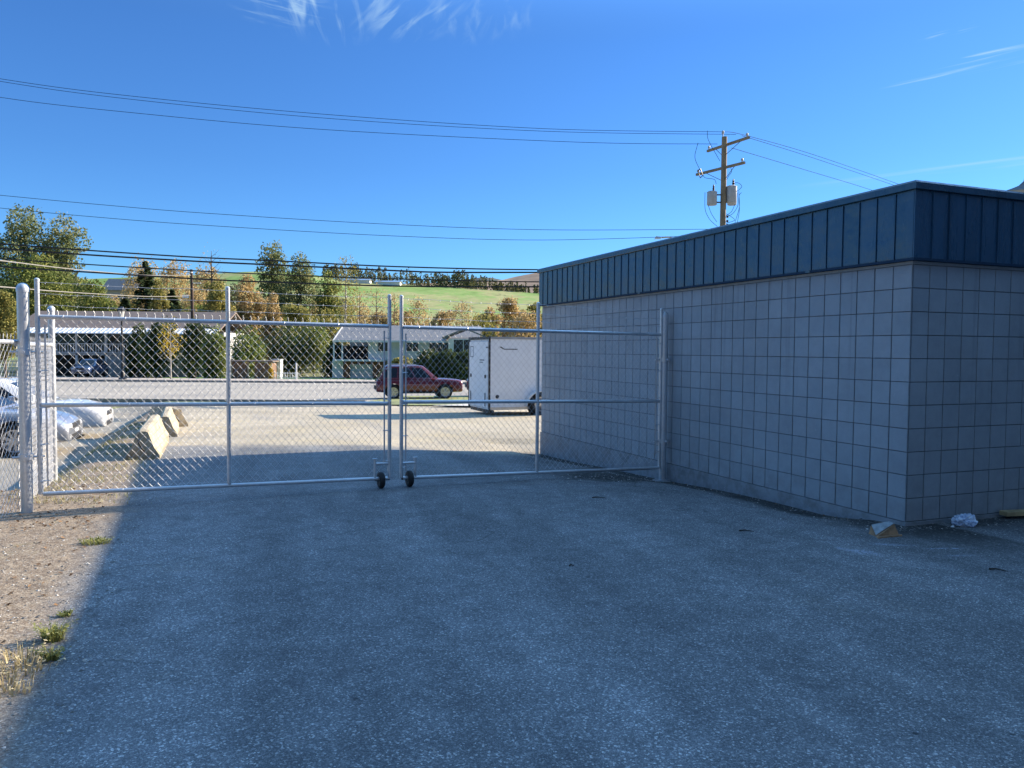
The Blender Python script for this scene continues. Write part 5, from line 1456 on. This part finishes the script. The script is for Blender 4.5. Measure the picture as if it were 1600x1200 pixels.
tree('autumn_tree', 'orange brown tree left of the slim dark pole', 272, 404, 520, 145, 66, 'leaf_orange', 'bare', 9000, .42, 7)
tree('autumn_tree', 'pale orange thin tree right of the slim dark pole', 322, 414, 520, 135, 70, 'leaf_orange', 'bare', 9000, .42, 8)
tree('bare_tree', 'leafless tree whose twigs reach above the hill left of the middle', 330, 378, 500, 120, 72, 'leaf_orange', 'bare', 300, .3, 9, 'twig')
tree('spruce', 'dark spruce with its tip just under the third cable', 227, 408, 560, 100, 88, 'needle', 'conifer', 3600, .42, 10)
tree('spruce', 'lower dark spruce right of the tallest spruce', 268, 452, 570, 96, 90, 'needle', 'conifer', 3000, .42, 11)
tree('spruce', 'dark spruce behind the street lamp', 195, 462, 575, 94, 72, 'needle', 'conifer', 2200, .40, 12)
tree('leafy_tree', 'light green tree between the two spruces', 247, 436, 540, 93, 38, 'leaf_olive', 'round', 1500, .3, 13, 'bark_pale')
tree('leafy_tree', 'yellow green tree just left of the middle upright of the left gate leaf', 338, 440, 560, 97, 64, 'leaf_olive', 'round', 2400, .32, 14)
tree('autumn_tree', 'rounded orange tree just right of the middle upright of the left gate leaf', 388, 432, 570, 105, 84, 'leaf_orange', 'round', 3400, .34, 15)
tree('autumn_tree', 'smaller orange tree in front of the twin green trees', 428, 458, 570, 99, 46, 'leaf_orange', 'round', 1800, .30, 16)
tree('tall_tree', 'taller left one of the twin green trees in the middle of the hill', 424, 377, 540, 125, 62, 'leaf_poplar', 'poplar', 4200, .36, 17)
tree('tall_tree', 'shorter right one of the twin green trees in the middle of the hill', 470, 396, 560, 122, 74, 'leaf_poplar', 'poplar', 4200, .36, 18)
tree('leafy_tree', 'green tree between the twin trees and the pale birch', 512, 424, 570, 118, 54, 'leaf_green', 'round', 2400, .34, 19)
tree('leafy_tree', 'olive tree low behind the brown timber enclosure', 470, 480, 590, 96, 90, 'leaf_olive', 'round', 2800, .32, 20)
tree('birch', 'pale thin birch with few leaves left of the gate centre', 540, 402, 520, 112, 52, 'leaf_olive', 'bare', 3600, .28, 21, 'bark_pale')
for i, (px, yt, D_, w_, lab) in enumerate(((562, 446, 104, 36, 'leafless brown tree right of the pale birch'), (588, 440, 108, 50, 'leafless brown tree nearest the gate centre on its left'), (616, 452, 103, 34, 'leafless brown tree seen between the two centre uprights of the gate'), (655, 462, 110, 44, 'sparse orange tree above the white house roof'), (722, 466, 116, 50, 'leafless orange brown tree over the right gate leaf'))):
    tree('bare_tree', lab, px, yt, 540, D_, w_, 'leaf_orange', 'bare', 2600 if i > 2 else 900, .3, 30+i, 'twig')
for i, (px, yt, D_, w_, m_, lab) in enumerate(((764, 482, 120, 50, 'leaf_orange', 'orange bushy tree just left of the hidden end of the right gate leaf'), (800, 470, 124, 66, 'leaf_orange', 'broad orange tree over the white trailer'), (836, 474, 118, 46, 'leaf_olive', 'yellowish tree against the corner of the block building'), (690, 488, 122, 60, 'leaf_orange', 'low orange brown tree over the roof of the white house'), (868, 480, 122, 60, 'leaf_olive', 'yellowish tree hidden behind the block building'), (636, 486, 126, 60, 'leaf_orange', 'low orange tree behind the centre of the gate'), (590, 488, 124, 60, 'leaf_orange', 'low orange tree behind the left side of the white house'))):
    tree('autumn_tree', lab, px, yt, 560, D_, w_, m_, 'round', 2200, .36, 40+i)
for i, (px, yt, D_, w_, m_, lab) in enumerate((
        (176, 462, 120, 60, 'leaf_orange', 'low brown orange tree left of the spruces'), (212, 452, 126, 60, 'leaf_orange', 'brown orange tree right behind the tallest spruce'),
        (300, 446, 124, 70, 'leaf_orange', 'brown orange tree directly behind the slim dark pole'), (352, 456, 118, 60, 'leaf_olive', 'olive tree right of the slim dark pole'),
        (410, 470, 112, 60, 'leaf_orange', 'tan tree at the foot of the taller twin tree'), (455, 478, 114, 60, 'leaf_olive', 'olive brown tree at the foot of the shorter twin tree'),
        (540, 470, 124, 60, 'leaf_olive', 'olive brown tree at the foot of the pale birch'), (500, 462, 130, 50, 'leaf_orange', 'tan tree between the twin trees and the birch'),
        (570, 478, 132, 60, 'leaf_orange', 'tan tree behind the leafless trees'))):
    tree('autumn_tree', lab, px, yt, 570, D_, w_, m_, 'round', 1500, .34, 120+i)
for i, (px, yt, D_, w_, m_, lab) in enumerate((
        (190, 470, 108, 100, 'leaf_olive', 'wide olive tree rising just over the left house roof'), (262, 466, 112, 100, 'leaf_olive', 'wide olive tree behind the lower spruce'),
        (322, 474, 110, 90, 'leaf_green', 'wide green tree behind the right end of the left house roof'), (372, 480, 104, 90, 'leaf_olive', 'wide olive tree below the rounded orange tree'),
        (436, 488, 102, 100, 'leaf_green', 'wide green tree below the twin trees'), (510, 484, 106, 100, 'leaf_olive', 'wide olive tree left of the white house roof'),
        (745, 492, 112, 100, 'leaf_olive', 'wide olive tree over the right end of the white house'), (815, 490, 112, 90, 'leaf_orange', 'wide tan tree right behind the white trailer'))):
    tree('broad_tree', lab, px, yt, 580, D_, w_, m_, 'round', 1700, .34, 150+i)
# lower shrubs and hedges
for i, (px, yt, D_, w_, m_, lab) in enumerate((
        (250, 497, 72, 74, 'leaf_dark', 'dark evergreen shrub in front of the left house, right of the lamp'),
        (302, 498, 73, 70, 'leaf_dark', 'dark evergreen shrub behind the little yellow tree'),
        (336, 508, 70, 56, 'leaf_green', 'green shrub at the right end of the left house'),
        (384, 510, 76, 90, 'leaf_green', 'bright green shrub over the timber enclosure'),
        (438, 505, 86, 90, 'leaf_dark', 'dark shrub mass left of the white house'),
        (490, 500, 88, 90, 'leaf_green', 'green shrub mass beside the white house porch'),
        (522, 530, 84, 50, 'leaf_dark', 'dark shrub against the left end of the white house'),
        (215, 505, 76, 50, 'leaf_dark', 'dark shrub behind the street lamp post'))):
    tree('bush', lab, px, yt, 592, D_, w_, m_, 'bush', 2600, .26, 60+i, group='shrubs along the houses')
for i, (px, w_, lab) in enumerate(((668, 44, 'left part of the dark olive hedge behind the red car'), (700, 46, 'middle part of the dark olive hedge behind the red car'), (732, 46, 'right part of the dark olive hedge, touching the white trailer'), (630, 40, 'low olive hedge in front of the white house windows'))):
    tree('hedge', lab, px, 546 if i < 3 else 558, 604, 69+i*.5, w_*1.55, 'leaf_dark' if i < 3 else 'leaf_olive', 'bush', 4200, .24, 80+i, group='hedges by the white house')
tree('young_tree', 'young yellow street tree with a thin pale trunk on the far pavement', 266, 500, 568, 64.5, 46, 'leaf_yellow', 'bare', 900, .17, 90, 'bark_pale', group='street trees')
tree('bush', 'small yellow shrub at the foot of the white cabinet', 423, 570, 595, 67, 12, 'leaf_yellow', 'bush', 260, .14, 91, group='shrubs along the houses')
# house up the slope on the left, half hidden
D = 170.0; x0 = X_at(168, D); zb = Z_at(168, 478, D)
t = thing('hillside_house', (x0, D, zb), 0, 'grey house half hidden among the trees above the left house', 'house', 'houses across the road')
b = MB(); b.box((4, 3, 1.0), (9, 6, 5.5)); b.build('wall', M['stucco_grey'], t)
b = MB(); gable_roof(b, -.6, 8.6, 0, 6, 3.7, 6.0, .5, .15); b.build('roof', M['shingle_grey'], t, fix=True)
window(t, 3, 1.8, 2.6, 1.2, 0)

# far woods on the hill top: one mass
rng = random.Random(3); b = MB(); tm = MB()
for i in range(420):
    px = rng.uniform(505, 900); D_ = rng.uniform(HD-6, HD+30); x_ = X_at(px, D_)
    z_ = hz(x_, D_)-1; hh = (11+5*noise.noise(Vector((px*.03, 0, 0)))+rng.uniform(-3, 3)) if px < 770 else rng.uniform(5, 10)
    if px < 640: hh *= 1.1
    wv = hh*rng.uniform(.13, .22)
    tm.tube([(x_, D_, z_), (x_, D_, z_+hh*.8)], .25, 4)
    for k in range(34):
        f = rng.random()**.8; p = Vector((x_, D_, z_+hh*(.10+.9*f)))+Vector((rng.gauss(0, .45), rng.gauss(0, .45), 0))*wv*(1.1-f*.8)
        a_ = Vector((rng.gauss(0, 1), rng.gauss(0, 1), rng.gauss(0, 1))).normalized(); q_ = a_.cross(Vector((rng.gauss(0, 1), rng.gauss(0, 1), rng.gauss(0, 1)))).normalized(); s_ = rng.uniform(.9, 1.9)
        o = len(b.v); b.v += [tuple(p-a_*s_*.5), tuple(p+q_*s_*.4), tuple(p+a_*s_*.5), tuple(p-q_*s_*.4)]; b.f.append([o, o+1, o+2, o+3]); b.c.append(.5); b.mi.append(0)
wd = b.build('far_wood', mat_leaf('far_leaves', [(.06, .08, .05), (.13, .14, .07), (.24, .22, .09)], .2, .05)); setp(wd, 'long row of far trees along the top of the green hill', 'trees', None, 'stuff')
# low scrub on the slope foot
b = MB()
for i in range(520):
    px = rng.uniform(500, 900); D_ = rng.uniform(140, 200); x_ = X_at(px, D_); z_ = (gz(x_, D_) if D_ < 175 else hz(x_, D_))
    r_ = rng.uniform(1.5, 3.5)
    leafcloud(b, [(Vector((x_, D_, z_+r_*.7)), Vector((r_*1.4, r_, r_)))], 46, .8, rng)
setp(b.build('scrub', M['leaf_orange']), 'low brown scrub along the foot of the hill', 'scrub', None, 'stuff')
# white sheds on the hill
for i, (px, lab) in enumerate(((558, 'left one of the long pale sheds on the hilltop'), (605, 'right one of the long pale sheds on the hilltop'))):
    D_ = HD-20; x_ = X_at(px, D_); z_ = hz(x_, D_)
    t = thing('farm_shed', (x_, D_, z_-1), 0, lab, 'shed', 'pale sheds on the hilltop')
    b = MB(); b.box((0, 4, 1.6), (20, 8, 3.2)); b.build('wall', M['white_rough'], t)
    b = MB(); gable_roof(b, -10, 10, 0, 8, 3.3, 4.6, .4, .2); b.build('roof', M['alu'], t, fix=True)

# ------------------------------------------------------------------ small things on the ground
def rock_mesh(b, c, r, rng, col=.5):
    n1 = 6; vs = [c+Vector((0, 0, r*.7))]; fs = []
    for k in range(n1):
        a = k*6.283/n1+rng.uniform(-.3, .3); rr = r*rng.uniform(.75, 1.15); vs.append(c+Vector((math.cos(a)*rr, math.sin(a)*rr, r*rng.uniform(.1, .35))))
    o = len(b.v); b.v += [tuple(v) for v in vs]
    for k in range(n1): b.f.append([o, o+1+k, o+1+(k+1) % n1]); b.c.append(col); b.mi.append(0)
    for k in range(n1):
        pass
def mat_stone():
    t = NT('stones'); c = t.ramp(t.attr(), [(0, (.10, .095, .09)), (.5, (.25, .23, .20)), (1, (.62, .60, .55))]); t.set(Base_Color=c, Roughness=.9); return t.m
M['stone'] = mat_stone()
rng = random.Random(11)
b = MB()
def n_of(x, y): return E2.x*x+E2.y*y
# left sunny dirt and the foot of the wall
cnt = 0
while cnt < 5200:
    y = rng.uniform(2.6, 10); n_ = rng.uniform(-4.2, -.5); s_ = None
    # solve x from n and y
    x = (n_-E2.y*y)/E2.x
    if x < -.68*y-.3: continue
    r_ = abs(rng.gauss(0, .004))+.0025
    rock_mesh(b, Vector((x, y, gz(x, y)-r_*.1)), r_, rng, rng.random()**1.5); cnt += 1
for i in range(2600):
    n_ = 5.62-abs(rng.gauss(0, .35)); sl = rng.uniform(-.2, 7.4); p = CORNER+E1*sl+E2*(n_-5.655)
    r_ = abs(rng.gauss(0, .0045))+.002
    rock_mesh(b, Vector((p.x, p.y, gz(p.x, p.y)-r_*.1)), r_, rng, rng.random()**2.2)
for i in range(900):
    x = rng.gauss(1.1, .6); y = 9.6+rng.gauss(0, .35); r_ = abs(rng.gauss(0, .005))+.002
    if n_of(x, y) > 5.6: continue
    rock_mesh(b, Vector((x, y, gz(x, y)-r_*.1)), r_, rng, rng.random()**2.2)
for i in range(2600):
    y = rng.uniform(1.6, 10); x = rng.uniform(-.7, .72)*y
    if n_of(x, y) < -.8 or n_of(x, y) > 5.6: continue
    r_ = abs(rng.gauss(0, .0018))+.0016
    rock_mesh(b, Vector((x, y, gz(x, y))), r_, rng, .3+.7*rng.random())
for i in range(700):
    c_ = rng.uniform(0, 3.2); p = CORNER+E2*c_-E1*abs(rng.gauss(0, .25)); r_ = abs(rng.gauss(0, .005))+.002
    rock_mesh(b, Vector((p.x, p.y, gz(p.x, p.y))), r_, rng, rng.random()**2)
setp(b.build('loose_stones', M['stone'], smooth=False), 'loose stones and grit scattered over dirt and asphalt', 'stones', None, 'stuff')
# fallen leaves
M['dead_leaf'] = mat_leaf('dead_leaves', [(.06, .035, .02), (.16, .09, .045), (.30, .19, .10)], .15, 2)
b = MB()
for i in range(900):
    k = rng.random()
    if k < .55:
        y = rng.uniform(6.3, 8.6); x = (rng.uniform(-2.6, -.9)-E2.y*y)/E2.x
    elif k < .8:
        y = rng.uniform(3, 7); x = (rng.uniform(-3.5, -.8)-E2.y*y)/E2.x
    else:
        q = CORNER+E1*rng.uniform(0, 7)+E2*(-abs(rng.gauss(0, .12))-.02); x, y = q.x, q.y
        if rng.random() < .75: continue
    p = Vector((x, y, gz(x, y)+.006)); a = rng.uniform(0, 6.28); s_ = rng.uniform(.008, .022)
    u = Vector((math.cos(a), math.sin(a), rng.uniform(-.4, .4)))*s_; v = Vector((-math.sin(a), math.cos(a), rng.uniform(-.4, .4)))*s_*.6
    o = len(b.v); b.v += [tuple(p-u), tuple(p+v+Vector((0, 0, .006))), tuple(p+u), tuple(p-v)]; b.f.append([o, o+1, o+2, o+3]); b.c.append(.5); b.mi.append(0)
setp(b.build('fallen_leaves', M['dead_leaf']), 'dry brown leaves lying round the posts and wall foot', 'leaves', None, 'stuff')
# weeds and dry grass
M['grass_green'] = mat_leaf('weed_green', [(.12, .15, .04), (.22, .24, .07), (.38, .36, .14)], .3, 3)
M['grass_dry'] = mat_leaf('dry_grass', [(.30, .24, .13), (.45, .38, .22), (.60, .52, .34)], .2, 3)
def tuft(name, label, px, py, n, hgt, rad, mat, seed, group):
    rng = random.Random(seed); g = gat(px, py); b = MB()
    for i in range(n):
        a = rng.uniform(0, 6.28); rr = rad*rng.random()**.6; p = Vector((math.cos(a)*rr, math.sin(a)*rr*.8, 0)); h_ = hgt*rng.uniform(.35, 1)
        ln = Vector((math.cos(a), math.sin(a), 0))*h_*rng.uniform(.1, .9); s_ = rng.uniform(.0018, .0045)
        sd_ = Vector((-math.sin(a), math.cos(a), 0))*s_
        m = p+ln*.4+Vector((0, 0, h_*.65)); e = p+ln+Vector((0, 0, h_*rng.uniform(.6, 1)))
        o = len(b.v); b.v += [tuple(p-sd_), tuple(p+sd_), tuple(m+sd_*.8), tuple(m-sd_*.8), tuple(e)]
        b.f += [[o, o+1, o+2, o+3], [o+3, o+2, o+4]]; b.c += [.5, .5]; b.mi += [0, 0]
        if rng.random() < .5:
            for q in (m, e):
                s2 = rng.uniform(.006, .013); u = Vector((rng.gauss(0, 1), rng.gauss(0, 1), rng.gauss(0, .6))).normalized()*s2; v = u.cross(Vector((0, 0, 1)))*.6
                o = len(b.v); b.v += [tuple(q-u), tuple(q+v), tuple(q+u), tuple(q-v)]; b.f.append([o, o+1, o+2, o+3]); b.c.append(.5); b.mi.append(0)
    o = b.build(name, mat); o.location = (g.x, g.y, g.z-.004)
    return setp(o, label, 'weed', group)
WG = 'weeds on the sunny dirt'
tuft('weed', 'tallest yellow green weed at the shadow edge lower left', 84, 1000, 170, .105, .05, M['grass_green'], 1, WG)
tuft('weed', 'weed clump just in front of the tallest one', 80, 1030, 110, .07, .04, M['grass_green'], 2, WG)
tuft('weed', 'tiny weed between the tall clump and the gate', 103, 962, 60, .04, .035, M['grass_green'], 3, WG)
tuft('weed', 'flat green weed patch near the left gate post', 150, 848, 200, .045, .11, M['grass_green'], 4, WG)
tuft('dry_grass', 'dry straw coloured grass lying beside the tallest weed', 40, 1040, 120, .10, .16, M['grass_dry'], 5, WG)
tuft('dry_grass', 'dry grass at the lower left corner', 12, 1075, 90, .08, .14, M['grass_dry'], 6, WG)
# ground cover grass on the bank by the barriers
b = MB(); rng = random.Random(5)
for i in range(9000):
    y = rng.uniform(7.4, 19); n_ = rng.gauss(-1.35, .30) if rng.random() < .8 else rng.uniform(-2.2, -.7); x = (n_-E2.y*y)/E2.x
    if noise.noise(Vector((x*1.5, y*1.5, 0))) < -.05: continue
    p = Vector((x, y, gz(x, y))); a = rng.uniform(0, 6.28); h_ = rng.uniform(.015, .06); ln = Vector((math.cos(a), math.sin(a), 0))*h_*.7; sd_ = Vector((-math.sin(a), math.cos(a), 0))*.003
    o = len(b.v); b.v += [tuple(p-sd_), tuple(p+sd_), tuple(p+ln+Vector((0, 0, h_)))]; b.f.append([o, o+1, o+2]); b.c.append(.5); b.mi.append(0)
setp(b.build('grass', mat_leaf('bank_grass', [(.16, .17, .05), (.30, .28, .10), (.45, .38, .20)], .2, 1.5)), 'sparse short grass along the bank by the barriers', 'grass', None, 'stuff')

# wood offcut, bag, paper ball, plank
g = gat(1382, 836)
t = thing('wood_offcut', (g.x, g.y, g.z), R(18), 'brown wedge shaped wood offcut lying at the corner of the building', 'wood')
b = MB()
vs = [(-.125, -.05, 0), (.10, -.055, 0), (.13, .06, 0), (-.09, .08, 0), (-.115, -.03, .008), (.065, -.035, .095), (.085, .05, .092), (-.08, .065, .070)]
b.hexa([Vector(v) for v in vs]); mw = simple('offcut_wood', (.33, .19, .10), .8, var=.35, scale=14, bump=.5, bscale=30)
b.build('wood_block', mw, t, fix=True)
b = MB(); vs = [(-.112, -.025, .012), (.062, -.032, .098), (.084, .048, .096), (-.078, .062, .074)]
b.hexa([Vector(v) for v in vs]+[Vector(v)+Vector((0, 0, .004)) for v in vs]); b.build('painted_face', simple('grey_worn_paint', (.30, .33, .34), .8, var=.3, scale=20), t, fix=True)
b = MB(); b.hexa([Vector(v) for v in [(-.15, -.09, 0), (.11, -.075, 0), (.12, -.055, 0), (-.14, -.06, 0), (-.15, -.088, .012), (.11, -.074, .012), (.12, -.056, .012), (-.14, -.062, .012)]]); b.build('splinter', mw, t, fix=True)
g = gat(1514, 824)
bm = bmesh.new(); bmesh.ops.create_icosphere(bm, subdivisions=4, radius=1.0)
for v in bm.verts:
    n1 = noise.noise(v.co*1.6); n2 = noise.noise(v.co*4.5+Vector((3, 0, 0))); n3 = abs(noise.noise(v.co*7+Vector((0, 5, 0))))
    k = 1+.28*n1+.20*n2-.22*n3
    v.co = Vector((v.co.x*.105*k, v.co.y*.075*k, max(-.045, v.co.z*.062*k)))
me = bpy.data.meshes.new('plastic_bag'); bm.to_mesh(me); bm.free()
tb_ = NT('bag_plastic'); p_ = tb_.obj(); nz_ = tb_.noise(p_, 22, 4, .6, .8)
me.materials.append(tb_.set(Base_Color=tb_.ramp(nz_, [(.35, (.22, .30, .48)), (.5, (.55, .62, .74)), (.7, (.78, .82, .88))]), Roughness=.35)); tb_.l(tb_.bump(tb_.noise(p_, 40, 4), .6, .01), tb_.b.inputs['Normal'])
o = bpy.data.objects.new('plastic_bag', me); col.objects.link(o); o.location = (g.x, g.y+.06, g.z+.045); setp(o, 'crumpled pale blue and white plastic bag against the short wall', 'bag')
g = gat(1488, 824)
b = MB(); rock_mesh(b, Vector((0, 0, 0)), .017, random.Random(2), 1.0); b.tube([(-.004, 0, .006), (.012, .003, .012)], .008, 6)
o = b.build('paper_scrap', M['white']); o.location = (g.x, g.y, g.z); setp(o, 'small white scrap left of the plastic bag', 'litter')
g = gat(1574, 812)
t = thing('wood_plank', (g.x+.0, g.y, g.z+.012), math.atan2(E2.y, E2.x)-R(10), 'pale sawn plank lying along the short wall at the right edge', 'wood')
b = MB(); b.box((.60, .05, .035), (1.2, .09, .042)); pk = b.build('plank_board', simple('sawn_pine', (.42, .30, .15), .75, var=.25, scale=9), t)
bv = pk.modifiers.new('b', 'BEVEL'); bv.width = .003
# twigs on the asphalt
for i, (px, py, ln, a, lab) in enumerate(((1545, 890, .11, -.5, 'short dark twig at the lower right on the asphalt'), (925, 778, .14, -.1, 'thin dark twig on the asphalt near the right gate post'), (1155, 830, .12, -.15, 'thin dark twig in front of the long wall'), (890, 885, .03, .2, 'small dark chip in the middle of the asphalt'))):
    g = gat(px, py); b = MB(); pts = [Vector((0, 0, .006)), Vector((ln*.4, .01, .010)), Vector((ln, -.006, .005))]; b.tube(pts, [.006, .005, .002], 6)
    o = b.build('twig', simple('twig_bark', (.03, .022, .018), .9), smooth=True); o.location = g; o.rotation_euler = (0, 0, a); setp(o, lab, 'twig', 'twigs on the asphalt')
